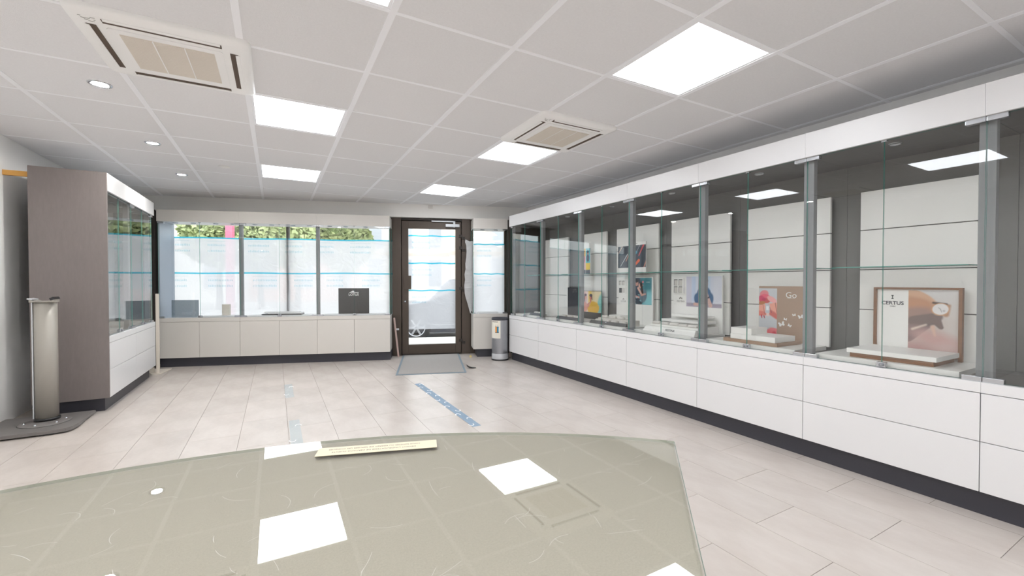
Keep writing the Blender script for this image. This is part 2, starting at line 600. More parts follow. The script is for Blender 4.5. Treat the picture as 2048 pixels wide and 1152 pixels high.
dr = struct_root('door_1', F(2.165, 0), FA)
dc = 2.165
box('door_frame', 1.587 - dc, 1.712 - dc, 0.07, 0.15, 0, 2.07, 'bronze', dr, 0.003)
box('door_frame', 2.615 - dc, 2.744 - dc, 0.07, 0.15, 0, 2.07, 'bronze', dr, 0.003)
box('door_frame', 1.712 - dc, 2.615 - dc, 0.07, 0.15, 2.032, 2.07, 'bronze_dark', dr, 0.003)
box('threshold', 1.712 - dc, 2.615 - dc, 0.07, 0.2, 0.0, 0.012, 'bronze_dark', dr)
box('door_stop', 1.70 - dc, 1.745 - dc, 0.142, 0.16, 0.012, 2.05, 'bronze_dark', dr)  # dark strips added behind the leaf gaps to block leaking daylight
box('door_stop', 2.585 - dc, 2.63 - dc, 0.142, 0.16, 0.012, 2.05, 'bronze_dark', dr)
box('door_stop', 1.745 - dc, 2.585 - dc, 0.142, 0.16, 1.995, 2.05, 'bronze_dark', dr)
leaf = bpy.data.objects.new('door_leaf', None)
COL.objects.link(leaf)
leaf.parent = dr
a0, a1, p0, p1 = 1.722 - dc, 2.605 - dc, 1.817 - dc, 2.52 - dc
box('stile', a0, p0, 0.085, 0.14, 0.014, 2.026, 'bronze', leaf, 0.004)
box('stile', p1, a1, 0.085, 0.14, 0.014, 2.026, 'bronze', leaf, 0.004)
box('bottom_rail', p0, p1, 0.085, 0.14, 0.014, 0.158, 'bronze', leaf, 0.003)
box('top_rail', p0, p1, 0.085, 0.14, 1.912, 2.026, 'bronze', leaf, 0.003)
pane('pane', p0, p1, 0.108, 0.116, 0.158, 1.912, leaf, 'window_glass', 'edge')
h = box('door_handle', 1.752 - dc, 1.858 - dc, 0.045, 0.062, 0.995, 1.2, 'bronze', leaf, 0.004)
h = box('handle_bracket', 1.765 - dc, 1.785 - dc, 0.06, 0.088, 1.02, 1.18, 'bronze_dark', leaf)
lathe('lock_cylinder', [(0.0001, 0), (0.014, 0), (0.014, 0.012), (0.0001, 0.012)], 'chrome', leaf, (1.768 - dc, 0.086, 0.81), 16, (R(90), 0, 0))
for z in (1.80, 1.62, 1.0, 0.20):
    hb = box('hinge', 2.575 - dc, 2.628 - dc, 0.062, 0.086, z - 0.012, z + 0.03, 'bronze_dark', dr, 0.003)
    box('hinge', 2.618 - dc, 2.665 - dc, 0.052, 0.074, z - 0.045, z - 0.005, 'bronze_dark', dr, 0.003)
dcl = thing('door_closer', 'silver door closer with slide arm at the top of the entrance door', 'door closer', F(2.38, 0.0, 1.94), FA)
box('closer_body', -0.01, 0.2, 0.035, 0.084, 0.0, 0.045, 'silver', dcl, 0.004)
box('slide_rail', -0.22, 0.12, 0.045, 0.068, 0.074, 0.092, 'silver', dcl, 0.002)
box('arm', 0.105, 0.135, 0.03, 0.05, -0.006, 0.088, 'silver', dcl, 0.002)

# alarm sensor on the bulkhead
o = box('alarm_sensor', -0.032, 0.032, -0.03, 0.0, -0.02, 0.02, 'cream', None, 0.005)
o.location = F(2.146, 0.015, 2.225)
o.rotation_euler = (0, 0, FA)
tag(o, 'small cream box sensor on the bulkhead above the entrance door', 'sensor')

# ------------------------------------------------------------------ protective film with cyan tape on the shopfront glass
def film(name, label, u0, u1, z0, z1, tapes, rows, m='film', extra=None, group=None):
    """local origin at the lower left of the sheet, x along the shopfront"""
    r = thing(name, label, 'plastic film', F(u0, -0.084, z0), FA, group)
    nx, nz = max(8, int((u1 - u0) / 0.05)), int((z1 - z0) / 0.05)
    vs_, fs = [], []
    for j in range(nz + 1):
        for i in range(nx + 1):
            x, z = (u1 - u0) * i / nx, (z1 - z0) * j / nz
            edge = min(1, min(i, nx - i) / 2) * min(1, min(j, nz - j) / 2)
            y = 0.0015 + 0.0035 * edge * (math.sin(7 * x + 3.1 * z + u0) * math.sin(11 * z - 4 * x) + 0.6 * math.sin(23 * x * 0.6 + 9 * z))
            vs_.append((x, y * 0.8, z))
    for j in range(nz):
        for i in range(nx):
            a = j * (nx + 1) + i
            fs.append((a, a + 1, a + nx + 2, a + nx + 1))
    put('sheet', mesh_from('sheet', vs_, fs, m, True), r)
    for z in tapes:
        n = 14
        top = [((u1 - u0) * i / n, z - z0 + 0.011 + 0.004 * math.sin(i * 1.1 + z * 7)) for i in range(n + 1)]
        bot = [((u1 - u0) * i / n, z - z0 - 0.009 + 0.004 * math.sin(i * 1.1 + z * 7)) for i in range(n, -1, -1)]
        prism('tape', top + bot, 0, 0.0006, 'tape', r, (0, -0.006, 0), (R(90), 0, 0))
    dashes = []
    for z in rows:
        x = 0.05
        while x < u1 - u0 - 0.25:
            wd = random.uniform(0.2, 0.32)
            for (dz, hh, st) in ((-0.045, 0.008, 0.016), (-0.11, 0.03, 0.021), (-0.19, 0.03, 0.021)):
                q = x
                while q < min(x + wd, u1 - u0 - 0.03):
                    w_ = st * random.uniform(0.55, 0.8)
                    k = hh * random.uniform(0.7, 1.0)
                    dashes.append((q, q + w_, -0.0062, -0.0060, z - z0 + dz, z - z0 + dz + k))
                    q += st
            x += wd + random.uniform(0.16, 0.3)
    o = put('printed_lettering', boxes_mesh('printed_lettering', dashes, 'print'), r)
    o['kind'] = 'stuff'
    return r
film('protective_film', 'milky plastic film with two cyan tape lines across the wide shop window', -1.40, 1.585, 0.62, 1.722, (1.714, 1.228), (1.714, 1.228))
film('protective_film', 'milky plastic film with three cyan tape lines on the glass entrance door', 1.82, 2.516, 0.39, 1.80, (1.8, 1.388, 0.975), (1.8, 1.388, 0.975), 'film_clearer')
film('protective_film', 'milky plastic film behind the narrow display case right of the door', 2.80, 3.28, 0.62, 1.70, (1.688, 1.23), (1.688, 1.23))

# torn sheet hanging at the narrow case
pts = [(0.02, 1.13), (0.05, 1.115), (0.085, 1.1), (0.12, 1.11), (0.115, 0.8), (0.12, 0.4), (0.11, 0.05), (0.09, 0.0), (0.07, 0.08), (0.045, 0.17),
       (0.02, 0.25), (0.006, 0.32), (0.0, 0.43), (0.012, 0.52), (0.004, 0.6), (0.02, 0.68), (0.016, 0.76), (0.03, 0.86), (0.036, 0.95), (0.03, 1.04), (0.012, 1.09)]
tf = thing('torn_film', 'torn white plastic film hanging between door frame and narrow display case', 'plastic film', F(2.645, 0.03, 0.62), FA)
prism('sheet', pts, 0, 0.0015, 'film_white', tf, (0, 0, 0), (R(90), 0, 0))

# ------------------------------------------------------------------ display cabinets (local: x to the right, y into depth from the front face, z up)
Z0, ZM, ZD, ZG, ZF, ZT = 0.122, 0.359, 0.588, 0.645, 1.885, 2.035
def hinge(parent, x, y, z, s=1, hh=0.03):
    box('hinge', x + (0.001 if s > 0 else -0.07), x + (0.07 if s > 0 else -0.001), y - 0.012, y + 0.02, z - hh / 2, z + hh / 2, 'chrome', parent, 0.002)

def cabinet(name, label, loc, rot, L, D, drawers=2, fronts=1, group=None, white='white', inner='grey', ceil_m='darkgrey', deck_m='grey',
            back=True, post0=True, post1=False, side0=None, side1=None, boards=None, shelf=None, spots=(0.5,), glass_doors=True, kick0=0.0, kick1=0.0, glass_m='glass'):
    r = thing(name, label, 'display cabinet', loc, rot, group)
    box('plinth', kick0, L - kick1, 0.05, D, 0, Z0 - 0.002, 'plinth', r)
    box('carcass', 0.001, L - 0.001, 0.02, D, Z0, 0.625, white, r)
    box('deck', 0.001, L - 0.001, 0.03, D, 0.6255, 0.635, deck_m, r)
    g = 0.0016
    if drawers == 2:
        for a, b in ((Z0, ZM - g), (ZM + g, ZD - g)):
            box('drawer', g, L - g, 0, 0.019, a, b, white, r, 0.0012)
    else:
        for i in range(fronts):
            box('cupboard_door', L * i / fronts + g, L * (i + 1) / fronts - g, 0, 0.019, Z0, ZD - g, white, r, 0.0012)
    box('top_rail', 0.0004, L - 0.0004, 0, 0.0295, ZD + g, ZG - 0.006, white, r, 0.001)
    # canopy with its own underside
    box('fascia', 0.0004, L - 0.0004, 0, 0.019, ZF, ZT, white, r, 0.001)
    box('canopy', 0.001, L - 0.001, 0.0192, D, ZF + 0.012, ZT - 0.002, white, r)
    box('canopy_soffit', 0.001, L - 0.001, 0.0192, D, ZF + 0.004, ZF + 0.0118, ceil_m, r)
    for s in spots:
        lathe('case_spot', [(0.0001, 0.0), (0.016, 0.0), (0.024, -0.001), (0.03, -0.006), (0.03, 0.004)], 'chrome', r, (L * s, min(0.16, D * 0.5), ZF + 0.004), 20)
    if back:
        box('back_panel', 0.001, L - 0.001, D - 0.012, D, 0.636, ZF + 0.003, inner, r)
        if not boards: box('wall_rail', L - 0.022, L - 0.010, D - 0.02, D - 0.0125, 0.66, ZF - 0.12, 'silver', r)
    yg = 0.026
    if post0:
        box('post', 0, 0.029, yg + 0.02, yg + 0.06, 0.636, ZF + 0.003, 'post', r, 0.002)
    if post1 or post0:
        box('post', L - 0.029, L, yg + 0.02, yg + 0.06, 0.636, ZF + 0.003, 'post', r, 0.002)
    if glass_doors:
        pane('glass_door', 0.002, L / 2 - 0.0015, yg, yg + 0.006, ZG - 0.003, ZF - 0.001, r, glass_m)
        pane('glass_door', L / 2 + 0.0015, L - 0.002, yg, yg + 0.006, ZG - 0.003, ZF - 0.001, r, glass_m)
        for z in (ZG + 0.004, ZF - 0.010):
            hinge(r, 0.0, yg, z, 1, 0.026)
            hinge(r, L, yg, z, -1, 0.026)
        lk = box('lock', L / 2 - 0.022, L / 2 + 0.022, yg - 0.010, yg + 0.016, ZG - 0.004, ZG + 0.024, 'chrome', r, 0.003)
        lathe('lock_barrel', [(0.0001, 0), (0.008, 0), (0.009, 0.012), (0.0001, 0.013)], 'steel', lk, (0.004, -0.013, 0), 14, (R(90), 0, 0))
        box('door_stop', L / 2 - 0.012, L / 2 + 0.012, yg - 0.006, yg + 0.012, ZF - 0.008, ZF + 0.001, 'chrome', r, 0.001)
    for x, mm in ((0.0, side0), (L, side1)):
        if mm == 'glass':
            xx = (0.001, 0.007) if x == 0 else (L - 0.007, L - 0.001)
            pane('side_glass', xx[0], xx[1], yg + 0.008, D, ZG - 0.008, ZF - 0.001, r)
        elif mm:
            xx = (-0.018, 0) if x == 0 else (L, L + 0.018)
            box('side_panel', xx[0], xx[1], -0.0005, D + 0.002, Z0, ZT, mm, r, 0.001)
    if boards:
        b0, b1, yb = boards
        zs = [0.652, 0.930, 1.190, 1.447, 1.700]
        for i in range(4):
            box('back_board', b0, b1, yb, yb + 0.022, zs[i] + 0.003, zs[i + 1] - 0.003, 'board', r, 0.0015)
        box('board_core', b0 + 0.012, b1 - 0.012, yb + 0.0225, yb + 0.05, 0.655, 1.69, 'darkgrey', r)
        if shelf:
            pane('glass_shelf', shelf[0], shelf[1], yb - 0.27, yb + 0.0, 1.1975, 1.2025, r)
    return r

XF = 2.90
MOD = 0.775
DR = 0.545
# right row: six bays with goods, then one bay behind the picture edge and one more beside the camera
row = [
    (-2, 'white display cabinet with empty grey case, beside the glass counter and outside the picture', None),
    (-1, 'white display cabinet at the right picture edge with bare grey back panel', None),
    (0, 'white display cabinet holding the walnut-framed watch poster, second from the right picture edge', (0.835, 1.375)),
    (1, 'white display cabinet holding the tan board reading Go, third from the right picture edge', (1.550, 2.145)),
    (2, 'white display cabinet holding the blue shirt man poster, centre of the right row', (2.300, 2.915)),
    (3, 'white display cabinet holding the teal couple poster and the crayon poster', (3.075, 3.680)),
    (4, 'white display cabinet holding the yellow poster and the narrow colour poster', (3.850, 4.330)),
    (5, 'white display cabinet with dark window reflections at the far end of the right row', (4.60, 5.16)),
]
for i, lab, b in row:
    y0 = 0.70 + MOD * i
    yt = y0 + MOD
    bd = None
    sh = None
    if b:
        bd = (yt - b[1], yt - b[0], 0.475)
        sh = (max(0.03, yt - b[1] - 0.04), min(MOD - 0.03, yt - b[0] + 0.035))
    cabinet('display_cabinet', lab, (XF, yt, 0), R(-90), MOD, DR, group='white display cabinets of the right row', boards=bd, shelf=sh,
            side0=('bronze_dark' if i == 5 else None), post0=True)
# back filler so that no gap opens to the wall
# left cabinet pair with a taupe side
for k, (lab, s0) in enumerate((('white display cabinet with full-height taupe side panel at the left wall', 'taupe'),
                               ('white display cabinet against the left wall, farther one beside the white post', None))):
    cabinet('display_cabinet', lab, (-1.245, 4.865 + 0.80 * k, 0), R(90), 0.80, 0.47, side0=s0, post0=(k == 1), post1=True, spots=(0.1, 0.3, 0.5, 0.7, 0.9),
            inner='grey', ceil_m='grey', kick0=(0.06 if k == 0 else 0), kick1=(0.06 if k else 0), side1=('glass' if k else None), group='display cabinets along the left wall', glass_m='reflective_glass')

# window display case: three modules, open at the back to the shop window
WL = 2.88 / 3
for k, lab in enumerate(('off-white window display case, left third with the grey acrylic sheet inside',
                         'off-white window display case, middle third with the stepped tray inside',
                         'off-white window display case, right third with the black square board inside')):
    r = cabinet('window_display_case', lab, F(-1.30 + WL * k, 0.30), FA, WL, 0.36, drawers=1, fronts=2, white='cream', ceil_m='white', deck_m='white', back=False,
                post0=False, spots=(0.14, 0.36, 0.64, 0.86), side1=('glass' if k == 2 else None), group='window display cases left of the door')
    if k > 0:
        box('post', -0.022, 0.022, 0.05, 0.09, 0.636, ZF + 0.003, 'post', r, 0.002)
    if k == 0:
        box('side_panel', 0.0, 0.016, 0.034, 0.36, 0.636, ZF + 0.003, 'case_side', r)
    if k == 0:
        box('end_stile', -0.05, -0.032, 0.0, 0.04, 0.0, 2.035, 'bronze_dark', r)
r = cabinet('narrow_display_case', 'narrow off-white display case between entrance door and waste bin', F(2.755, 0.30), FA, 0.51, 0.36, drawers=1, fronts=1, white='cream', ceil_m='white',
            deck_m='white', back=False, post0=False, spots=(0.3, 0.7), side0='glass', glass_doors=False, kick0=0.06)
pane('glass_door', 0.009, 0.505, 0.026, 0.032, ZG - 0.003, ZF - 0.001, r)
for z in (ZG + 0.004, ZF - 0.010):
    hinge(r, 0.505, 0.026, z, -1, 0.022)
box('lock', 0.012, 0.034, 0.016, 0.04, ZG - 0.003, ZG + 0.02, 'chrome', r, 0.003)

# ------------------------------------------------------------------ ceiling fittings
def ceiling_light(c, rr, label):
    x, y = GX0 + GPX * (c + 0.5), GY0 + GPY * (rr + 0.5)
    r = thing('ceiling_light', label, 'ceiling light', (x, y, CEIL), 0, 'square ceiling light panels')
    w, h_ = GPX / 2 - 0.0155, GPY / 2 - 0.011
    for sx in (-1, 1):
        box('frame', min(sx * w, sx * (w - 0.014)), max(sx * w, sx * (w - 0.014)), -h_, h_, 0.0, 0.02, 'grid', r)
        box('frame', -w + 0.014, w - 0.014, min(sx * h_, sx * (h_ - 0.014)), max(sx * h_, sx * (h_ - 0.014)), 0.0, 0.02, 'grid', r)
    box('diffuser', -w + 0.0142, w - 0.0142, -h_ + 0.0142, h_ - 0.0142, 0.001, 0.01, 'panel', r)
LL = {
    (-1, -1): 'square ceiling light panel cut by the top picture edge',
    (-1, 2): 'lit square ceiling panel touching the left air conditioner',
    (-1, 5): 'lit square ceiling panel farthest on the left, nearest the window case',
    (2, -1): 'large lit square ceiling panel at the upper right, nearest the right cabinets',
    (2, 2): 'lit square ceiling panel right in front of the smaller air conditioner',
    (2, 5): 'lit square ceiling panel nearest the entrance door',
    (-1, -4): 'lit ceiling panel behind the camera, left column, first',
    (2, -4): 'lit ceiling panel behind the camera, right column, first',
    (-1, -7): 'lit ceiling panel behind the camera, left column, second',
    (2, -7): 'lit ceiling panel behind the camera, right column, second',
    (-1, -10): 'lit ceiling panel behind the camera, left column, third',
    (2, -10): 'lit ceiling panel behind the camera, right column, third',
}
for (c, rr), lab in LL.items():
    ceiling_light(c, rr, lab)

def downlight(x, y, lab):
    r = thing('downlight', lab, 'downlight', (x, y, CEIL), 0, 'round recessed downlights')
    lathe('trim_ring', [(0.034, 0.004), (0.036, -0.002), (0.046, -0.006), (0.055, -0.003), (0.056, 0.0)], 'chrome', r)
    lathe('lamp', [(0.0001, -0.001), (0.034, -0.001), (0.034, 0.003)], 'lamp', r)
downlight(-0.886, 3.362, 'round chrome downlight nearest the left air conditioner')
downlight(-0.885, 4.578, 'round chrome downlight in the middle of the left ceiling')
downlight(-0.886, 0.93, 'added unseen chrome downlight left of the camera')  # these three unseen lamps extend the row, added to brighten the left wall
downlight(-0.886, -0.30, 'first added unseen chrome downlight behind the camera')
downlight(-0.886, -1.52, 'second added unseen chrome downlight behind the camera')
downlight(-0.875, 5.771, 'round chrome downlight farthest away, above the left cabinets')
det = lathe('smoke_detector', [(0.0001, -0.012), (0.03, -0.012), (0.048, -0.006), (0.05, 0.0)], 'lens', None, (-0.437, 5.163, CEIL - 0.001))
tag(det, 'flat white round detector on the ceiling left of the far light panel', 'detector')

def rounded_rect(hx, hy, r_, n=5):
    p = []
    for cx, cy, a0_ in ((hx - r_, hy - r_, 0), (-hx + r_, hy - r_, 90), (-hx + r_, -hy + r_, 180), (hx - r_, -hy + r_, 270)):
        for i in range(n + 1):
            a = R(a0_ + 90 * i / n)
            p.append((cx + r_ * math.cos(a), cy + r_ * math.sin(a)))
    return p

def air_conditioner(x, y, lab, turn=0):
    r = thing('air_conditioner', lab, 'air conditioner', (x, y, CEIL), turn, 'ceiling cassette air conditioners')
    # casing: lofted rounded squares, thick in the middle
    levels = [(0.335, 0.05, 0.012), (0.335, 0.05, -0.012), (0.326, 0.045, -0.022), (0.292, 0.03, -0.030)]
    bm = bmesh.new()
    rings = []
    for hx, rr, z in levels:
        rings.append([bm.verts.new((p[0], p[1], z)) for p in rounded_rect(hx, hx, rr)])
    for a, b in zip(rings, rings[1:]):
        n = len(a)
        for i in range(n):
            f = bm.faces.new((a[i], a[(i + 1) % n], b[(i + 1) % n], b[i]))
            f.smooth = True
    bm.faces.new(rings[-1])
    bmesh.ops.recalc_face_normals(bm, faces=bm.faces[:])
    me = bpy.data.meshes.new('casing')
    bm.to_mesh(me)
    bm.free()
    me.materials.append(M['ac'])
    put('casing', me, r)
    # grille door
    gd = prism('grille_frame', rounded_rect(0.215, 0.215, 0.02), -0.034, -0.0302, 'ac', r)
    prism('grille_recess', rounded_rect(0.178, 0.178, 0.002), -0.0345, -0.0341, 'grille', gd)
    sl = [(-0.176, 0.176, -0.1745 + i * 0.0097, -0.1745 + i * 0.0097 + 0.0072, -0.0372, -0.0346) for i in range(36)]
    o = put('grille_slats', boxes_mesh('grille_slats', sl, 'grille'), gd)
    o['kind'] = 'stuff'
    for q in (-0.06, 0.06):
        box('grille_rib', q - 0.002, q + 0.002, -0.176, 0.176, -0.0382, -0.0346, 'ac', gd)
    # four flat outlets with flaps, the slot's inner shade put into their dark colour
    for a in range(4):
        rot = R(90 * a)
        ce = (0.262 * math.sin(rot), -0.262 * math.cos(rot))
        me = box_mesh(0.43, 0.034, 0.002, 'slot')
        put('air_outlet', me, r, (ce[0], ce[1], -0.0302), (0, 0, rot))
        c2 = (0.276 * math.sin(rot), -0.276 * math.cos(rot))
        put('flap', box_mesh(0.42, 0.017, 0.003, 'ac', 0.001), r, (c2[0], c2[1], -0.0325), (R(-10), 0, rot))
    marks = [(-0.262 + dx, -0.262 + dx + w_, -0.262 + dy, -0.262 + dy + 0.003, -0.0306, -0.0302) for dx, dy, w_ in ((-0.02, 0.0, 0.03), (-0.012, 0.012, 0.014), (0.012, -0.012, 0.016), (0.0, 0.02, 0.02), (0.02, 0.006, 0.006), (-0.026, -0.014, 0.01))]
    o = put('printed_mark', boxes_mesh('printed_mark', marks, 'inkgrey'), r)
    return r
air_conditioner(-0.432, 2.745, 'large ceiling cassette air conditioner at the upper left with flaps open')
air_conditioner(1.915, 2.760, 'smaller looking ceiling cassette air conditioner near the right cabinets')

# ------------------------------------------------------------------ glass counter in the foreground
tc = thing('glass_counter', 'curved beige counter with scratched clear glass top in the foreground', 'counter', (-0.185, -0.285, 0))
def arc_pts(Ro, Ri, a0_, a1_, n=48):
    o_ = [(Ro * math.cos(R(a0_ + (a1_ - a0_) * i / n)), Ro * math.sin(R(a0_ + (a1_ - a0_) * i / n))) for i in range(n + 1)]
    i_ = [(Ri * math.cos(R(a1_ - (a1_ - a0_) * i / n)), Ri * math.sin(R(a1_ - (a1_ - a0_) * i / n))) for i in range(n + 1)]
    return o_ + i_
TZ = 0.808
prism('body', arc_pts(1.13, 0.62, 48, 205), 0.08, TZ - 0.036, 'cream', tc)
prism('plinth', arc_pts(1.08, 0.66, 49, 204), 0.0, 0.08, 'plinth', tc)
prism('fabric_top', arc_pts(1.2015, 0.55, 45.1, 207.8), TZ - 0.036, TZ - 0.0055, 'fabric', tc)
prism('glass_top', arc_pts(1.203, 0.545, 45, 208, 60), TZ - 0.005, TZ, 'table_glass', tc, side='edge_light')
gt = [o for o in bpy.data.objects if o.name == 'glass_top'][0]
for p_ in gt.data.polygons:
    if abs(p_.normal.z) < 0.5 and (Vector((p_.center.x, p_.center.y, 0)).normalized().dot(p_.normal)) > 0.9:
        p_.material_index = 2
gt.data.materials.append(M['fabric_edge'])
# fine scratches in the glass, joined
scr = []
vs_, fs = [], []
for i in range(150):
    rr, a = random.uniform(0.62, 1.15), R(random.uniform(48, 120))
    x, y = rr * math.cos(a), rr * math.sin(a)
    d = random.uniform(0, math.pi)
    cur = random.uniform(-8, 8)
    ln = random.uniform(0.008, 0.05)
    wd = 0.00012
    for s in range(5):
        nx_, ny_ = x + ln / 5 * math.cos(d), y + ln / 5 * math.sin(d)
        px, py = -math.sin(d) * wd, math.cos(d) * wd
        k = len(vs_)
        vs_ += [(x - px, y - py, TZ + 0.00015), (nx_ - px, ny_ - py, TZ + 0.00015), (nx_ + px, ny_ + py, TZ + 0.00015), (x + px, y + py, TZ + 0.00015)]
        fs.append((k, k + 1, k + 2, k + 3))
        x, y = nx_, ny_
        d += cur * ln / 5 * 6
o = put('scratches', mesh_from('scratches', vs_, fs, 'inkwhite'), tc)
o['kind'] = 'stuff'

# notice strip on the counter, read from the customers' side
ns = thing('notice_strip', 'cream paper strip with two printed lines on the glass counter edge', 'notice', (0.163, 0.803, TZ + 0.0003), R(180 - 17.0))
box('paper', -0.105, 0.105, -0.019, 0.019, 0, 0.0004, 'aged_paper', ns)
text('print_line', "DEVANT L'INDELICATESSE DE CERTAINS CLIENTS", 0.0066, 'inkgrey', ns, (0.006, 0.0055, 0.0005), (0, 0, 0), depth=0.00005)
text('print_line', 'NOUS SOMMES AU REGRET DE REFUSER LES CHEQUES', 0.0066, 'inkgrey', ns, (0.006, -0.0075, 0.0005), (0, 0, 0), depth=0.00005)

# ------------------------------------------------------------------ column stand at the left wall
st = thing('column_stand', 'grey metal half-round column on a disc and grey base board by the left wall', 'stand', (-1.58, 4.62, 0))
bp = [(-0.28, -0.30), (-0.10, -0.31), (0.14, -0.305), (0.225, -0.29), (0.25, -0.25), (0.26, -0.17), (0.245, 0.1), (0.25, 0.22), (-0.28, 0.22)]
prism('base_board', bp, 0.012, 0.034, 'grey_board', st, bev=0.004)
for (fx, fy) in ((-0.2, -0.25), (0.12, -0.25), (0.2, 0.1), (-0.2, 0.15)):
    box('foot', fx - 0.04, fx + 0.04, fy - 0.03, fy + 0.03, 0, 0.012, 'black', st)
lathe('disc', [(0.0001, 0.048), (0.05, 0.047), (0.14, 0.041), (0.146, 0.037), (0.144, 0.0345), (0.0001, 0.0345)], 'grey_board', st, (0.03, -0.03, 0))
for a in (200, 260, 320, 20):
    lathe('bolt', [(0.0001, 0.008), (0.006, 0.007), (0.008, 0)], 'chrome', st, (0.03 + 0.11 * math.cos(R(a)), -0.03 + 0.11 * math.sin(R(a)), 0.042), 10)
dp = [(0.062 * math.cos(R(a)), -0.05 * math.sin(R(a)) * 1.0) for a in range(0, 181, 9)]
dp = [(x, y) for x, y in dp] + [(-0.062, 0.03), (-0.05, 0.042), (0.05, 0.042), (0.062, 0.03)]
def half_col(parent, z0, z1, s, m, name, loc=(0, 0, 0)):
    return prism(name, [(x * s, y * s) for x, y in dp], z0, z1, m, parent, loc, smooth_angle=True)
half_col(st, 0.048, 0.068, 1.12, 'black', 'collar', (0.03, -0.01, 0))
half_col(st, 0.068, 0.955, 1.0, 'column', 'column', (0.03, -0.01, 0))
box('edge_strip', -0.0365, -0.029, -0.036, 0.02, 0.07, 0.955, 'silver', st, 0.001)
cap = mesh_from('top_plate', [(-0.068, -0.055, 0.02), (-0.03, -0.06, 0.004), (0.03, -0.06, 0.002), (0.068, -0.055, 0.022),
                              (-0.068, 0.045, 0.03), (-0.03, 0.045, 0.01), (0.03, 0.045, 0.01), (0.068, 0.045, 0.034),
                              (-0.068, -0.055, 0.0), (0.068, -0.055, 0.0), (-0.068, 0.045, 0.0), (0.068, 0.045, 0.0)],
                [(0, 1, 5, 4), (1, 2, 6, 5), (2, 3, 7, 6), (8, 9, 3, 2, 1, 0), (10, 4, 5, 6, 7, 11), (8, 0, 4, 10), (9, 11, 7, 3), (8, 10, 11, 9)], 'column')
put('top_plate', cap, st, (0.03, -0.01, 0.955))
box('top_lip', 0.075, 0.101, -0.07, 0.035, 0.972, 0.992, 'black', st, 0.003, (0, R(-28), 0))
box('top_lip', -0.047, -0.018, -0.07, 0.035, 0.975, 0.985, 'silver', st, 0.003, (0, R(14), 0))

o = box('wooden_batten', -0.075, 0.075, -0.012, 0.012, -0.02, 0.02, 'pine', None, 0.001)
o.location = (-1.80, 4.90, 1.972)
tag(o, 'short orange pine batten between left wall and taupe cabinet side', 'batten')

# white slim post on a flat plate beside the far left cabinet
ps = thing('post_stand', 'slim white upright post on a pale floor plate beside the left cabinets', 'stand', (-1.25, 6.60, 0))
prism('floor_plate', [(-0.05, -0.05), (0.03, -0.05), (0.09, 0.26), (-0.20, 0.34)], 0, 0.008, 'stand', ps)
box('upright', -0.016, 0.016, -0.012, 0.012, 0.008, 0.965, 'stand', ps, 0.002)
box('brace', -0.075, -0.045, 0.03, 0.06, 0.008, 0.07, 'stand', ps, 0.002)

# ------------------------------------------------------------------ door mat, bin and litter
mt = thing('door_mat', 'grey door mat with blue-grey rubber border in front of the entrance door', 'mat', F(2.15, 0.62), FA)
prism('mat_base', rounded_rect(0.42, 0.70, 0.01), 0, 0.004, 'matedge', mt)
prism('pile', rounded_rect(0.393, 0.672, 0.006), 0.004, 0.008, 'matpile', mt, bev=0.001)

bn = thing('waste_bin', 'round stainless steel waste bin with a cup picture label beside the narrow case', 'bin', (2.80, 5.44, 0))
lathe('foot_ring', [(0.0001, 0), (0.121, 0), (0.122, 0.012), (0.118, 0.02)], 'black', bn)
lathe('bin_body', [(0.117, 0.012), (0.1175, 0.575)], 'steel', bn, n=48)
lathe('base_band', [(0.1178, 0.02), (0.1185, 0.022), (0.1185, 0.095), (0.1178, 0.097)], 'silver', bn, n=48)
lathe('lid_rim', [(0.112, 0.565), (0.119, 0.568), (0.1205, 0.585), (0.114, 0.60), (0.105, 0.592), (0.08, 0.575), (0.0001, 0.565)], 'plinth', bn, n=48)
# curved label facing the camera
lab = thing('tmp', '', '')  # placeholder replaced below
bpy.data.objects.remove(lab)
def curved(name, a0_, a1_, z0, z1, rad, m, parent, n=12):
    vs_, fs = [], []
    for i in range(n + 1):
        a = R(a0_ + (a1_ - a0_) * i / n)
        vs_ += [(rad * math.cos(a), rad * math.sin(a), z0), (rad * math.cos(a), rad * math.sin(a), z1)]
    for i in range(n):
        fs.append((2 * i, 2 * i + 2, 2 * i + 3, 2 * i + 1))
    return put(name, mesh_from(name, vs_, fs, m, True), parent)
lb = curved('label', 158, 246, 0.315, 0.565, 0.1182, 'paper', bn)
M['orange'] = mat('print_orange', (232, 150, 60), 0.5)
M['blue'] = mat('print_blue', (50, 140, 175), 0.5)
curved('cup_print', 209, 221, 0.40, 0.475, 0.1187, 'orange', lb, 4)
curved('cup_print', 221, 234, 0.40, 0.475, 0.1187, 'blue', lb, 4)
curved('cup_print', 208, 235, 0.392, 0.400, 0.1187, 'ink', lb, 4)
curved('cup_print', 207, 236, 0.475, 0.480, 0.1187, 'ink', lb, 4)
curved('cup_print', 213, 215, 0.48, 0.507, 0.1187, 'inkgrey', lb, 2)
curved('cup_print', 227, 229, 0.48, 0.507, 0.1187, 'inkgrey', lb, 2)
for q in range(6):
    curved('cup_print', 180 + q * 8, 186 + q * 8, 0.54, 0.552, 0.1187, 'inkgrey', lb, 2)

o = box('foam_piece', -0.014, 0.014, -0.012, 0.012, 0.0, 0.03, 'yellow', None, 0.004)
o.location = (2.50, 5.80, 0.015)
tag(o, 'tiny yellowish foam block on the floor right of the door mat', 'debris')
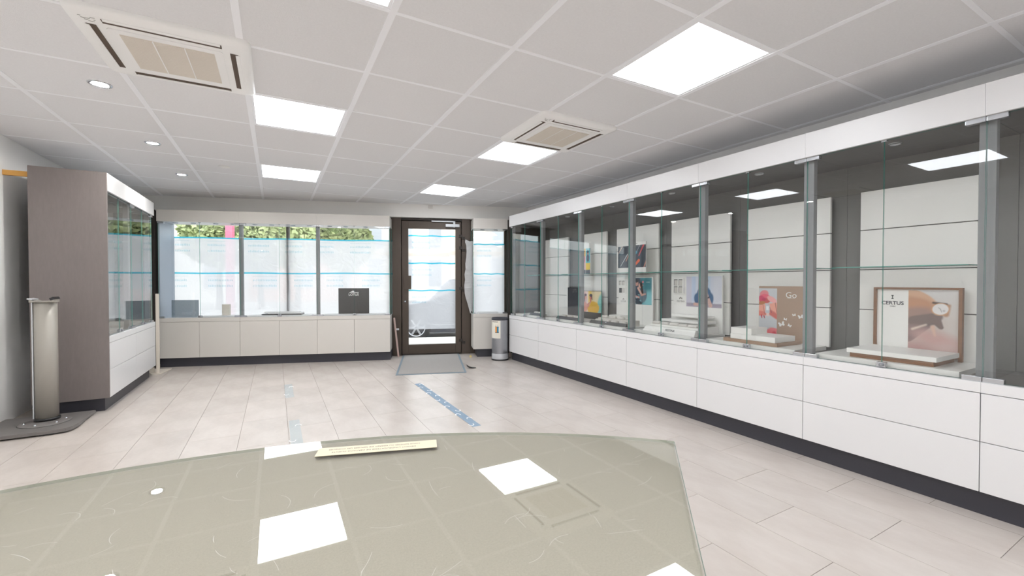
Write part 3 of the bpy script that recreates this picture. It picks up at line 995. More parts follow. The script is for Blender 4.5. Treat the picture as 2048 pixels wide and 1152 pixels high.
# curled black corner strip
vs_, fs = [], []
for i in range(9):
    t = i / 8
    a = R(150 * t)
    x = 0.16 * (1 - t) if t < 0.6 else 0.16 * 0.4 - 0.06 * (t - 0.6)
    z = 0.003 + 0.035 * max(0, t - 0.35) / 0.65
    wdt = 0.01 + 0.05 * t
    vs_ += [(x, -wdt, z), (x, wdt, z + 0.002)]
for i in range(8):
    fs.append((2 * i, 2 * i + 2, 2 * i + 3, 2 * i + 1))
me = mesh_from('rubber_scrap', vs_, fs, 'black', True)
bm = bmesh.new(); bm.from_mesh(me)
bmesh.ops.solidify(bm, geom=bm.faces[:], thickness=0.003)
bm.to_mesh(me); bm.free()
o = put('rubber_scrap', me, None, (2.10, 5.10, 0.002), (0, 0, R(-20)))
tag(o, 'curled black rubber scrap on the floor at the right edge of the mat', 'debris')

# laths leaning left and right
lt = thing('leaning_lath', 'thin pinkish lath leaning in the corner left of the entrance door', 'lath', F(1.675, 0.04), FA)
box('lath_strip', -0.012, 0.012, -0.006, 0.006, -0.29, 0.29, 'trimwood', lt, 0.001, (0, R(-6), 0)).location = (-0.028, 0, 0.291)
box('clip', -0.03, 0.012, -0.03, -0.007, 0.4, 0.425, 'silver', lt, 0.003)
o = box('pink_lath', -0.008, 0.008, -0.005, 0.005, -0.36, 0.36, 'trimwood', None, 0.001)
o.location = F(3.292, 0.335, 0.36)
o.rotation_euler = (0, 0, FA)
tag(o, 'thin pink lath standing between waste bin and right cabinet row', 'lath')

# worn lettered tapes on the floor
def floor_tape(lab, x0, x1, y0, y1, m='floor_tape', letters=10):
    r = thing('floor_tape', lab, 'floor tape', ((x0 + x1) / 2, y0, 0.0004))
    box('strip', -(x1 - x0) / 2, (x1 - x0) / 2, 0, y1 - y0, 0, 0.0004, m, r)
    L = y1 - y0
    vs_, fs = [], []
    for q in range(letters):
        yc = L * (q + 0.5) / letters
        side = 1 if q % 2 else -1
        cx = side * (x1 - x0) * 0.33
        for s in range(10):
            a, b = R(20 * s - 10), R(20 * s + 10)
            for (aa, bb) in ((a, b),):
                k = len(vs_)
                f = 1 if q % 3 else -1
                for (rad, an) in ((0.026, aa), (0.026, bb), (0.019, bb), (0.019, aa)):
                    vs_.append((cx + rad * math.cos(an) * side * 0.9, yc + f * rad * 1.5 * math.sin(an), 0.0006))
                fs.append((k, k + 1, k + 2, k + 3))
    o = put('lettering', mesh_from('lettering', vs_, fs, 'inkwhite'), r)
    o['kind'] = 'stuff'
floor_tape('long blue-grey floor tape with worn white letters in front of the door mat', 1.315, 1.385, 3.01, 4.58, letters=12)
floor_tape('short pale floor tape with worn letters, farther left piece on the bright floor', 0.075, 0.150, 4.62, 5.22, 'floor_tape_pale', letters=2)
floor_tape('pale worn floor tape running up to the glass counter edge', 0.085, 0.160, 3.2, 3.85, 'floor_tape_pale', letters=2)

# ------------------------------------------------------------------ platforms and goods in the cases
def R_(y, x, z):                       # world point inside the right row
    return (x, y, z)

def platform_right(lab, y0, y1, x0=2.965, x1=3.36):
    """white tray; local x runs towards the far end"""
    o = box('display_platform', -(x1 - x0) / 2, (x1 - x0) / 2, -(y1 - y0) / 2, (y1 - y0) / 2, -0.0145, 0.0145, 'board', None, 0.002)
    o.location = ((x0 + x1) / 2, (y0 + y1) / 2, 0.635 + 0.0148)
    tag(o, lab, 'platform', 'white platforms in the right row')
    return 0.665
platform_right('white platform under the walnut-framed watch poster', 0.79, 1.44)
platform_right('white platform under the tan board reading Go', 1.56, 2.22)
platform_right('white platform under the stepped white trays of the man poster', 2.33, 3.0)
platform_right('white platform under the cushion tray with black front', 3.10, 3.76)
platform_right('white platform below the yellow poster', 3.87, 4.52)
platform_right('white platform in the last cabinet before the shop window', 4.66, 5.28)
platform_right('white platform in the cabinet cut by the right picture edge', -0.02, 0.56)

# ---- picture painter: coloured grid whose point colours are computed, flat print on a board
class Paint:
    def __init__(s, w, h, nx, ny, bg):
        s.w, s.h, s.nx, s.ny = w, h, nx, ny
        s.X, s.Y = np.meshgrid(np.linspace(0, w, nx), np.linspace(0, h, ny))
        s.C = np.zeros((ny, nx, 3)); s.C[:] = lin(bg)[:3]
        s.soft = w / nx * 1.2
    def _mix(s, d, rgb, soft=None, alpha=1.0):
        k = soft if soft else s.soft
        t = np.clip(0.5 - d / k, 0, 1)[..., None] * alpha
        s.C = s.C * (1 - t) + np.array(lin(rgb)[:3]) * t
        return s
    def ell(s, cx, cy, rx, ry, rgb, ang=0, soft=None, alpha=1.0):
        a = R(ang)
        dx, dy = s.X - cx, s.Y - cy
        u = (dx * math.cos(a) + dy * math.sin(a)) / rx
        v = (-dx * math.sin(a) + dy * math.cos(a)) / ry
        return s._mix((np.sqrt(u * u + v * v) - 1) * min(rx, ry), rgb, soft, alpha)
    def cap(s, x1, y1, x2, y2, r1, r2, rgb, soft=None, alpha=1.0):
        dx, dy = x2 - x1, y2 - y1
        t = np.clip(((s.X - x1) * dx + (s.Y - y1) * dy) / (dx * dx + dy * dy), 0, 1)
        d = np.hypot(s.X - x1 - t * dx, s.Y - y1 - t * dy) - (r1 + (r2 - r1) * t)
        return s._mix(d, rgb, soft, alpha)
    def rect(s, x0, y0, x1, y1, rgb, soft=None, alpha=1.0):
        d = np.maximum(np.maximum(x0 - s.X, s.X - x1), np.maximum(y0 - s.Y, s.Y - y1))
        return s._mix(d, rgb, soft, alpha)
    def grad(s, ang, rgb, a, b, alpha=1.0):
        t = np.clip(((s.X * math.cos(R(ang)) + s.Y * math.sin(R(ang))) - a) / (b - a), 0, 1)[..., None] * alpha
        s.C = s.C * (1 - t) + np.array(lin(rgb)[:3]) * t
        return s
    def build(s, name, parent, loc, rot):
        """local x right, y up, facing +z; origin at the lower left"""
        vs_ = np.stack([s.X.ravel(), s.Y.ravel(), np.zeros(s.X.size)], 1)
        fs = []
        for j in range(s.ny - 1):
            for i in range(s.nx - 1):
                a = j * s.nx + i
                fs.append((a, a + 1, a + s.nx + 1, a + s.nx))
        me = bpy.data.meshes.new(name)
        me.from_pydata(vs_.tolist(), [], fs)
        at = me.color_attributes.new('print_colour', 'FLOAT_COLOR', 'POINT')
        buf = np.ones((s.X.size, 4)); buf[:, :3] = s.C.reshape(-1, 3)
        at.data.foreach_set('color', buf.ravel().astype(np.float32))
        me.materials.append(M['picture'])
        return put(name, me, parent, loc, rot)

UP = (R(90), 0, 0)      # upright print facing local -y
RB = R(-90)             # things in the right row: local x towards the camera side, local -y towards the room

# --- bay 0: walnut framed watch poster
pf = thing('framed_poster', 'walnut-framed board with watch photograph and CERTUS lettering', 'poster', (3.325, 1.276, 0.6652), RB)
pw, ph = 0.402, 0.412
box('backing', 0.006, pw - 0.006, 0.004, 0.014, 0.0, ph - 0.006, 'board', pf)
for a in ((0, 0.014, 0, ph), (pw - 0.016, pw, 0, ph)):
    box('frame_side', a[0], a[1], -0.012, 0.016, a[2], a[3], 'wood', pf, 0.001)
box('frame_side', 0.014, pw - 0.016, -0.012, 0.016, ph - 0.012, ph, 'wood', pf, 0.001)
wp = Paint(0.221, 0.385, 90, 150, (206, 190, 182))
wp.grad(90, (226, 226, 226), 0.20, 0.385).grad(0, (232, 228, 224), 0.1, 0.22, 0.6)
wp.ell(0.02, 0.33, 0.12, 0.06, (218, 176, 144), -25, 0.008).ell(0.05, 0.29, 0.10, 0.05, (200, 148, 116), -20, 0.02)
wp.ell(0.03, 0.235, 0.1, 0.05, (168, 136, 124), 10, 0.03)
wp.cap(-0.01, 0.12, 0.12, 0.225, 0.045, 0.024, (118, 100, 98), 0.006).cap(0.03, 0.20, 0.13, 0.235, 0.034, 0.024, (126, 106, 102), 0.01)
wp.cap(0.12, 0.22, 0.145, 0.175, 0.026, 0.012, (124, 102, 98), 0.006)
wp.ell(0.13, 0.10, 0.12, 0.045, (210, 170, 164), -20, 0.05).ell(0.06, 0.045, 0.12, 0.03, (196, 156, 152), -10, 0.04).ell(0.18, 0.06, 0.08, 0.03, (214, 186, 180), 10, 0.04)
wp.cap(0.02, 0.155, 0.08, 0.185, 0.006, 0.004, (232, 214, 200), 0.01).cap(0.11, 0.175, 0.12, 0.125, 0.01, 0.004, (226, 190, 172), 0.01)
wp.cap(0.112, 0.315, 0.165, 0.305, 0.006, 0.01, (88, 66, 56), 0.006).cap(0.165, 0.25, 0.178, 0.30, 0.014, 0.008, (186, 142, 110), 0.01)
wp.ell(0.142, 0.278, 0.040, 0.036, (206, 160, 122), 20).ell(0.142, 0.279, 0.0345, 0.031, (240, 236, 234), 20)
wp.cap(0.142, 0.28, 0.148, 0.262, 0.0012, 0.0008, (120, 110, 110)).cap(0.142, 0.28, 0.133, 0.288, 0.0012, 0.0008, (120, 110, 110)).ell(0.157, 0.27, 0.006, 0.006, (206, 202, 202))
wp.build('photo_print', pf, (0.166, 0.0035, 0.01), UP)
text('brand_lettering', 'CERTUS', 0.030, 'ink', pf, (0.09, 0.0030, 0.315), bold=0.0006, width=0.108)
text('year_lettering', '1984', 0.011, 'ink', pf, (0.09, 0.0030, 0.295), width=0.026)
flat_poly('hourglass_mark', [(-0.0065, 0.012), (0.0065, 0.012), (0.001, 0.0), (0.0065, -0.012), (-0.0065, -0.012), (-0.001, 0.0)], 'ink', pf, (0.09, 0.0034, 0.352))
dp_ = thing('display_plinth', 'white slab on a walnut base in front of the framed watch poster', 'plinth', (2.995, 1.283, 0.6652), RB)
box('walnut_base', 0.012, 0.385, 0.012, 0.30, 0.0, 0.026, 'wood', dp_, 0.001)
box('white_slab', 0.0, 0.40, 0.0, 0.318, 0.0262, 0.052, 'board', dp_, 0.002)

# --- bay 1: tan board with flower photograph
tb = thing('tan_board', 'tan display board reading Go with white butterflies and pink flower photograph', 'poster', (3.325, 2.018, 0.6652), RB)
box('board', 0, 0.335, 0, 0.014, 0, 0.412, 'tan', tb, 0.001)
fp = Paint(0.138, 0.385, 60, 160, (206, 210, 214))
fp.grad(90, (196, 202, 210), 0.1, 0.0)
for (x, y, a, b, c, an) in ((0.04, 0.34, 0.035, 0.03, (232, 140, 148), 20), (0.055, 0.315, 0.04, 0.025, (236, 96, 120), -20), (0.02, 0.30, 0.025, 0.03, (214, 60, 104), 40),
                            (0.06, 0.29, 0.03, 0.02, (206, 86, 84), 10), (0.02, 0.27, 0.03, 0.015, (190, 120, 70), 10), (0.1, 0.30, 0.04, 0.02, (244, 176, 176), -30), (0.04, 0.30, 0.016, 0.012, (196, 40, 90), 0)):
    fp.ell(x, y, a, b, c, an, 0.006)
fp.cap(-0.01, 0.215, 0.13, 0.235, 0.034, 0.042, (240, 168, 148), 0.006).cap(0.0, 0.19, 0.05, 0.19, 0.02, 0.014, (226, 130, 116), 0.006).cap(0.09, 0.2, 0.14, 0.17, 0.02, 0.02, (214, 110, 100), 0.01)
fp.cap(0.032, 0.255, 0.045, 0.185, 0.0016, 0.0016, (160, 90, 90)).cap(0.125, 0.275, 0.138, 0.2, 0.0018, 0.0018, (120, 60, 70)).cap(0.075, 0.265, 0.098, 0.20, 0.0016, 0.0016, (110, 80, 90))
fp.rect(0.05, 0.195, 0.083, 0.262, (200, 206, 212)).rect(0.057, 0.216, 0.077, 0.248, (240, 244, 246)).rect(0.058, 0.17, 0.08, 0.195, (240, 214, 210))
fp.ell(0.10, 0.03, 0.05, 0.04, (240, 120, 128), -40, 0.008).ell(0.12, 0.07, 0.04, 0.014, (236, 130, 136), -10, 0.006).ell(0.12, 0.02, 0.02, 0.04, (216, 70, 90), 0, 0.01)
fp.cap(0.02, 0.175, 0.024, 0.155, 0.006, 0.003, (190, 40, 70)).cap(0.04, 0.17, 0.045, 0.155, 0.005, 0.003, (190, 40, 70))
fp.build('photo_print', tb, (0.001, -0.0006, 0.01), UP)
text('script_lettering', 'Go', 0.062, 'inkwhite', tb, (0.24, -0.0005, 0.345))
box('underline', 0.21, 0.265, -0.0008, 0.0, 0.322, 0.3235, 'inkwhite', tb)
bw = [(0, 0.002), (0.008, 0.014), (0.016, 0.012), (0.012, 0.002), (0.014, -0.006), (0.006, -0.008), (0.0, -0.002), (-0.006, -0.008), (-0.014, -0.006), (-0.012, 0.002), (-0.016, 0.012), (-0.008, 0.014)]
for (x, z, s, an) in ((0.175, 0.125, 1.5, 20), (0.20, 0.165, 0.8, -10), (0.23, 0.12, 0.9, -30), (0.262, 0.20, 0.8, 10), (0.308, 0.19, 1.2, 15)):
    c_, s_ = math.cos(R(an)) * s, math.sin(R(an)) * s
    flat_poly('butterfly_mark', [(px * c_ - py * s_, px * s_ + py * c_) for px, py in bw], 'inkwhite', tb, (x, -0.0004, z))
sp = thing('stepped_block', 'white stepped block with tan base layer in front of the tan board', 'plinth', (2.985, 2.085, 0.6652), RB)
box('tan_base', 0.0, 0.40, 0.0, 0.30, 0.0, 0.024, 'tan', sp, 0.001)
box('lower_step', 0.10 - 0.045, 0.385, 0.004, 0.25, 0.0242, 0.062, 'board', sp, 0.002)
box('upper_step', 0.055, 0.215, 0.01, 0.20, 0.0622, 0.108, 'board', sp, 0.002)

# --- shared: niche boards and stepped trays
def niche_board(parent, x0, x1, z0, z1, y=0.0, rows=2):
    box('niche_frame', x0, x1, y - 0.020, y - 0.0005, z0, z1, 'board', parent, 0.001)
    w = (x1 - x0 - 0.016) / 2
    hh = (z1 - z0 - 0.024) / rows
    for i in range(2):
        for j in range(rows):
            xa = x0 + 0.006 + i * (w + 0.004)
            za = z0 + 0.008 + j * (hh + 0.006)
            f = box('niche', xa + 0.004, xa + w - 0.004, y - 0.0206, y - 0.0202, za, za + hh, 'grey', parent)
            box('niche_pad', xa + 0.010, xa + w - 0.004, y - 0.0212, y - 0.0207, za + 0.002, za + hh - 0.008, 'cream', parent)

# --- bay 2: man poster
fb = thing('poster_board', 'white display board with poster of a seated man in a blue shirt and FESTINA lettering', 'poster', (3.33, 2.85, 0.6652), RB)
box('board', 0.0, 0.515, 0, 0.016, 0, 0.50, 'board', fb, 0.001)
niche_board(fb, 0.012, 0.128, 0.335, 0.478)
text('brand_lettering', 'FESTINA', 0.024, 'inkgrey', fb, (0.085, -0.0006, 0.262), width=0.085)
for q, (dx, dz) in enumerate(((-0.012, 0), (0, 0.006), (0.012, 0))):
    flat_poly('crest_mark', [(-0.004, -0.006), (0.004, -0.006), (0.005, 0.006), (0, 0.011), (-0.005, 0.006)], 'inkgrey', fb, (0.085 + dx, -0.0004, 0.288 + dz))
mp_ = Paint(0.36, 0.275, 120, 92, (222, 226, 240))
mp_.rect(0.0, 0.03, 0.06, 0.3, (214, 212, 226), 0.02).rect(0.06, 0.05, 0.10, 0.3, (200, 214, 236), 0.02).rect(0.20, 0.06, 0.25, 0.3, (206, 222, 240), 0.02).rect(0.28, 0.0, 0.36, 0.3, (228, 230, 240), 0.02)
mp_.rect(0, 0, 0.36, 0.035, (168, 160, 176), 0.01)
mp_.ell(0.185, 0.105, 0.075, 0.085, (84, 120, 160), 0, 0.01).ell(0.12, 0.07, 0.035, 0.055, (78, 110, 148), 10, 0.01).ell(0.245, 0.07, 0.035, 0.06, (88, 122, 160), -10, 0.01)
mp_.rect(0, 0, 0.36, 0.018, (176, 166, 182), 0.01)
mp_.cap(0.19, 0.14, 0.195, 0.175, 0.018, 0.018, (206, 176, 168), 0.006).ell(0.198, 0.205, 0.028, 0.036, (214, 186, 178), 0, 0.006)
mp_.ell(0.197, 0.235, 0.030, 0.018, (110, 100, 104), 0, 0.006).cap(0.173, 0.225, 0.172, 0.205, 0.004, 0.003, (120, 106, 108), 0.004)
mp_.ell(0.189, 0.209, 0.004, 0.002, (80, 76, 84)).ell(0.208, 0.209, 0.004, 0.002, (80, 76, 84)).cap(0.192, 0.188, 0.206, 0.188, 0.0015, 0.0015, (168, 110, 108))
mp_.cap(0.25, 0.02, 0.215, 0.11, 0.020, 0.013, (222, 186, 176), 0.006).cap(0.215, 0.11, 0.205, 0.165, 0.014, 0.008, (226, 194, 184), 0.006).cap(0.09, 0.025, 0.20, 0.02, 0.014, 0.012, (214, 176, 166), 0.006)
mp_.cap(0.225, 0.085, 0.238, 0.092, 0.006, 0.006, (90, 84, 92))
mp_.build('photo_print', fb, (0.148, -0.0006, 0.218), UP)
def steps(parent, L, D, n=3, m='board', h0=0.022, wave=False):
    for q in range(n):
        box('step', 0.02 * q, L - 0.016 * q, D * q / n, D, h0 * q + (0.0002 if q else 0), h0 * (q + 1), m, parent, 0.002)
ft = thing('stepped_tray', 'white stepped watch tray with FESTINA on its slanted front', 'display tray', (2.98, 2.90, 0.6652), RB)
# slanted front piece: prism across the tray length
me = mesh_from('front_strip', [(0, 0, 0), (0.56, 0, 0), (0.56, 0.075, 0), (0, 0.075, 0), (0.012, 0.03, 0.042), (0.55, 0.03, 0.042), (0.55, 0.075, 0.042), (0.012, 0.075, 0.042)],
               [(0, 3, 2, 1), (0, 1, 5, 4), (4, 5, 6, 7), (1, 2, 6, 5), (2, 3, 7, 6), (3, 0, 4, 7)], 'board')
put('front_strip', me, ft)
text('brand_lettering', 'FESTINA', 0.028, 'ink', ft, (0.30, 0.0145, 0.021), (R(54), 0, 0), bold=0.0003, width=0.10)
for q in range(3):
    box('step', 0.02 + 0.045 * q, 0.54 - 0.02 * q, 0.080 + 0.085 * q, 0.335, 0.045 * (q + 1) - 0.008 if q else 0.0, 0.045 * (q + 1) + 0.014, 'board', ft, 0.002)
def cushion_mesh(rad, L):
    """watch cushion: rounded roll with flattened foot"""
    vs_, fs = [], []
    prof = [(-0.9, 0), (-1, 0.5), (-0.75, 1.05), (-0.3, 1.3), (0.3, 1.3), (0.75, 1.05), (1, 0.5), (0.9, 0)]
    xs = [(0, 0.82), (0.08, 1), (0.92, 1), (1, 0.82)]
    for (t, s) in xs:
        for (a, b) in prof:
            vs_.append((L * t, a * rad * s, b * rad * s * 0.9))
    n = len(prof)
    for i in range(len(xs) - 1):
        for j in range(n):
            k = (j + 1) % n
            fs.append((i * n + j, i * n + k, (i + 1) * n + k, (i + 1) * n + j))
    fs.append(tuple(range(n - 1, -1, -1)))
    fs.append(tuple(range((len(xs) - 1) * n, len(xs) * n)))
    me = mesh_from('cushion', vs_, fs, 'cream', True)
    return me
CU = cushion_mesh(0.022, 0.085)
for q in range(5):
    put('cushion', CU, ft, (0.04 + 0.098 * q, 0.098, 0.059))

# --- bay 3: couple poster, crayon poster, cushion tray
lbd = thing('poster_board', 'white display board with teal poster of an embracing couple and LOTUS lettering', 'poster', (3.33, 3.60, 0.6652), RB)
box('board', 0.0, 0.495, 0, 0.016, 0, 0.495, 'board', lbd, 0.001)
niche_board(lbd, 0.018, 0.125, 0.40, 0.472, rows=1)
box('niche_frame', 0.018, 0.125, -0.016, -0.0006, 0.315, 0.385, 'board', lbd, 0.001)
box('niche', 0.028, 0.07, -0.0168, -0.0162, 0.325, 0.377, 'black', lbd)
box('niche_pad', 0.07, 0.115, -0.0168, -0.0162, 0.325, 0.377, 'cream', lbd)
text('brand_lettering', 'LOTUS', 0.022, 'inkgrey', lbd, (0.075, -0.0006, 0.232), width=0.075)
flat_poly('sail_mark', [(-0.016, -0.004), (0.016, -0.004), (0.016, 0.0), (0.006, 0.002), (0.006, 0.012)], 'inkgrey', lbd, (0.075, -0.0004, 0.256))
cp = Paint(0.275, 0.277, 96, 96, (112, 178, 190))
cp.ell(0.20, 0.20, 0.09, 0.08, (60, 130, 140), 0, 0.05).ell(0.06, 0.24, 0.07, 0.06, (52, 62, 78), 0, 0.03).ell(0.24, 0.06, 0.07, 0.08, (140, 206, 212), 0, 0.05).ell(0.02, 0.06, 0.05, 0.10, (150, 206, 222), 0, 0.04)
cp.ell(0.155, 0.235, 0.012, 0.012, (226, 134, 140), 0, 0.006).ell(0.15, 0.20, 0.009, 0.009, (240, 190, 184), 0, 0.006)
cp.ell(0.075, 0.12, 0.055, 0.085, (40, 58, 78), 8, 0.01).ell(0.10, 0.05, 0.06, 0.06, (34, 48, 64), 0, 0.01).ell(0.16, 0.09, 0.05, 0.07, (110, 130, 142), -15, 0.012)
cp.ell(0.068, 0.222, 0.024, 0.03, (210, 156, 140), 0, 0.006).ell(0.064, 0.246, 0.027, 0.018, (38, 32, 34), -10, 0.006)
cp.ell(0.115, 0.195, 0.020, 0.026, (226, 178, 160), 20, 0.006).ell(0.132, 0.205, 0.018, 0.03, (60, 44, 42), 20, 0.008).cap(0.135, 0.19, 0.15, 0.12, 0.012, 0.014, (70, 52, 48), 0.01)
cp.cap(0.09, 0.17, 0.14, 0.10, 0.013, 0.010, (230, 184, 168), 0.006).cap(0.14, 0.10, 0.19, 0.11, 0.011, 0.008, (224, 176, 160), 0.006).cap(0.03, 0.085, 0.10, 0.075, 0.012, 0.010, (216, 164, 150), 0.006)
for q in range(7):
    cp.ell(0.05 + 0.022 * (q % 4) + 0.004 * q, 0.04 + 0.03 * (q % 3), 0.008, 0.004, (150, 200, 206), 30 * q, 0.005)
cp.cap(0.04, 0.10, 0.05, 0.104, 0.005, 0.005, (214, 214, 214))
cp.build('photo_print', lbd, (0.205, -0.0006, 0.208), UP)
text('poster_lettering', 'LOTUS', 0.014, 'inkwhite', lbd, (0.43, -0.0010, 0.44), width=0.045)
cr = thing('crayon_poster', 'board with poster of coloured pencils on dark ground, standing on the glass shelf', 'poster', (3.25, 3.52, 1.2028), RB)
box('board', 0.0, 0.395, 0, 0.012, 0, 0.315, 'board', cr, 0.001)
cq = Paint(0.395, 0.228, 130, 76, (72, 78, 88))
for (x1, y1, x2, y2, c, rr) in ((0.0, 0.15, 0.09, 0.26, (206, 176, 160), 0.006), (0.04, 0.02, 0.14, 0.14, (196, 200, 200), 0.006), (0.12, 0.07, 0.22, 0.24, (206, 150, 130), 0.009), (0.16, 0.04, 0.27, 0.16, (86, 168, 192), 0.012),
                                (0.19, -0.02, 0.30, 0.07, (236, 112, 70), 0.015), (0.30, 0.12, 0.38, 0.25, (206, 92, 96), 0.011), (0.36, -0.02, 0.42, 0.10, (224, 160, 140), 0.009), (0.27, 0.16, 0.33, 0.25, (150, 150, 160), 0.006)):
    cq.cap(x1, y1, x2, y2, rr * 0.5, rr, c)
cq.build('photo_print', cr, (0.0, -0.0006, 0.055), UP)
text('caption', 'LOTUS', 0.014, 'inkgrey', cr, (0.26, -0.0006, 0.299), width=0.04)
def cushion_tray(lab, loc, L=0.55, front='black', word=None, n=4, rows=2):
    t = thing('cushion_tray', lab, 'display tray', loc, RB)
    me = mesh_from('front_strip', [(0, 0, 0), (L, 0, 0), (L, 0.03, 0), (0, 0.03, 0), (0.004, 0.02, 0.032), (L - 0.004, 0.02, 0.032), (L - 0.004, 0.03, 0.032), (0.004, 0.03, 0.032)],
                   [(0, 3, 2, 1), (0, 1, 5, 4), (4, 5, 6, 7), (1, 2, 6, 5), (2, 3, 7, 6), (3, 0, 4, 7)], front)
    put('front_strip', me, t)
    for q in range(rows):
        box('step', 0.01, L - 0.01, 0.031 + 0.085 * q, 0.031 + 0.085 * (q + 1), 0, 0.02 + 0.035 * q, 'cream', t, 0.002)
        for k in range(n):
            put('cushion', CU, t, (0.03 + (L - 0.05) / n * k, 0.073 + 0.085 * q, 0.0202 + 0.035 * q))
    if word:
        text('brand_lettering', word, 0.018, 'silver', t, (L * 0.45, 0.0085, 0.013), (R(58), 0, 0), width=0.055)
        flat_poly('sail_mark', [(-0.014, -0.003), (0.014, -0.003), (0.005, 0.006)], 'silver', t, (L * 0.45, 0.0145, 0.024), (R(58), 0, 0))
    return t
cushion_tray('cream cushion tray with black LOTUS front strip below the couple poster', (2.985, 3.68, 0.6652), word='LOTUS')
sb = thing('side_block', 'cream block with small notch beside the teal couple poster', 'display block', (3.19, 3.60, 0.6652), RB)
box('block', 0.0, 0.18, 0.0, 0.12, 0.0, 0.085, 'board', sb, 0.003)
box('notch', 0.06, 0.17, -0.001, 0.002, 0.04, 0.055, 'black', sb)

# --- bay 4: yellow poster, narrow poster, dark screen board, trays
yb_ = thing('yellow_poster', 'poster of two women on yellow ground with black lower edge', 'poster', (3.31, 4.24, 0.6652), RB)
box('board', 0.0, 0.375, 0, 0.012, 0, 0.335, 'black', yb_, 0.001)
yp = Paint(0.375, 0.25, 110, 74, (236, 214, 206))
yp.rect(0.14, 0.0, 0.34, 0.26, (240, 204, 84), 0.02).rect(0.2, 0.12, 0.4, 0.26, (236, 216, 170), 0.03).ell(0.36, 0.10, 0.05, 0.12, (126, 200, 190), -10, 0.02).ell(0.05, 0.16, 0.06, 0.09, (214, 178, 176), 0, 0.03)
yp.ell(0.23, 0.055, 0.11, 0.075, (232, 182, 44), 0, 0.01).cap(0.0, 0.03, 0.14, 0.08, 0.03, 0.02, (220, 144, 130), 0.01).ell(0.07, 0.06, 0.06, 0.06, (226, 160, 146), 0, 0.01)
yp.ell(0.185, 0.175, 0.022, 0.028, (206, 104, 86), 0, 0.006).ell(0.188, 0.202, 0.028, 0.018, (52, 42, 60), 0, 0.006).cap(0.205, 0.20, 0.212, 0.15, 0.008, 0.006, (60, 46, 60), 0.006)
yp.ell(0.09, 0.18, 0.020, 0.026, (224, 164, 150), 0, 0.006).ell(0.088, 0.205, 0.024, 0.015, (104, 80, 96), 0, 0.006).cap(0.07, 0.19, 0.062, 0.13, 0.008, 0.01, (120, 92, 104), 0.008)
yp.cap(0.185, 0.15, 0.185, 0.13, 0.012, 0.012, (206, 110, 90), 0.006).cap(0.13, 0.09, 0.18, 0.12, 0.010, 0.009, (214, 130, 110), 0.006)
yp.build('photo_print', yb_, (0.0, -0.0006, 0.08), UP)
np_ = thing('narrow_poster', 'narrow upright two-panel colour poster standing on the glass shelf', 'poster', (3.27, 4.185, 1.2028), RB)
box('board', 0.0, 0.165, 0, 0.010, 0, 0.305, 'board', np_, 0.001)
npp = Paint(0.165, 0.305, 60, 110, (240, 196, 90))
npp.rect(0.0, 0.0, 0.08, 0.21, (232, 190, 200)).rect(0.085, 0.13, 0.165, 0.31, (72, 182, 196)).rect(0.085, 0.05, 0.165, 0.13, (240, 206, 40)).rect(0.0, 0.0, 0.165, 0.05, (70, 80, 92)).rect(0.081, 0, 0.085, 0.31, (240, 240, 240))
npp.ell(0.045, 0.255, 0.016, 0.02, (206, 130, 120), 0, 0.004).ell(0.045, 0.275, 0.019, 0.013, (60, 40, 60), 0, 0.004).ell(0.045, 0.18, 0.026, 0.055, (214, 110, 130), 0, 0.006).cap(0.04, 0.13, 0.04, 0.05, 0.016, 0.012, (226, 160, 150), 0.006)
npp.ell(0.125, 0.25, 0.016, 0.02, (190, 120, 100), 0, 0.004).ell(0.125, 0.268, 0.02, 0.018, (40, 36, 60), 0, 0.004).ell(0.125, 0.19, 0.026, 0.045, (52, 60, 90), 0, 0.006)
npp.build('photo_print', np_, (0, -0.0006, 0), UP)
sbd = thing('dark_display_board', 'upright display board with dark grey face and white side, far end of the right row', 'display board', (3.30, 4.53, 0.6355), RB)
box('board', 0.0, 0.26, 0.0, 0.03, 0.0, 0.40, 'board', sbd, 0.001)
box('dark_face', 0.03, 0.26, -0.002, -0.0002, 0.05, 0.40, 'plinth', sbd)
cushion_tray('low tray with dark front strip below the yellow poster', (2.99, 4.32, 0.6652), L=0.42, front='plinth', n=3, rows=1)
cushion_tray('low dark-fronted tray at the far end of the right row', (2.99, 4.95, 0.6652), L=0.26, front='plinth', n=2, rows=1)
for y0, y1, lb_ in ((4.97, 5.56, 'white platform in the left cabinet next to the taupe side panel'), (5.77, 6.36, 'white platform in the farther left cabinet beside the post')):
    o = box('display_platform', -0.17, 0.17, -(y1 - y0) / 2, (y1 - y0) / 2, -0.0145, 0.0145, 'board', None, 0.002)
    o.location = (-1.49, (y0 + y1) / 2, 0.635 + 0.0148)
    tag(o, lb_, 'platform', 'white platforms in the left cabinets')
ws = thing('stepped_block', 'small white two-step block in the left cabinet beside the taupe side panel', 'display block', (-1.52, 5.12, 0.6645), 0)
box('lower_step', -0.09, 0.09, -0.10, 0.14, 0.0, 0.05, 'board', ws, 0.002)
box('upper_step', -0.09, 0.04, -0.10, 0.10, 0.0502, 0.09, 'board', ws, 0.002)

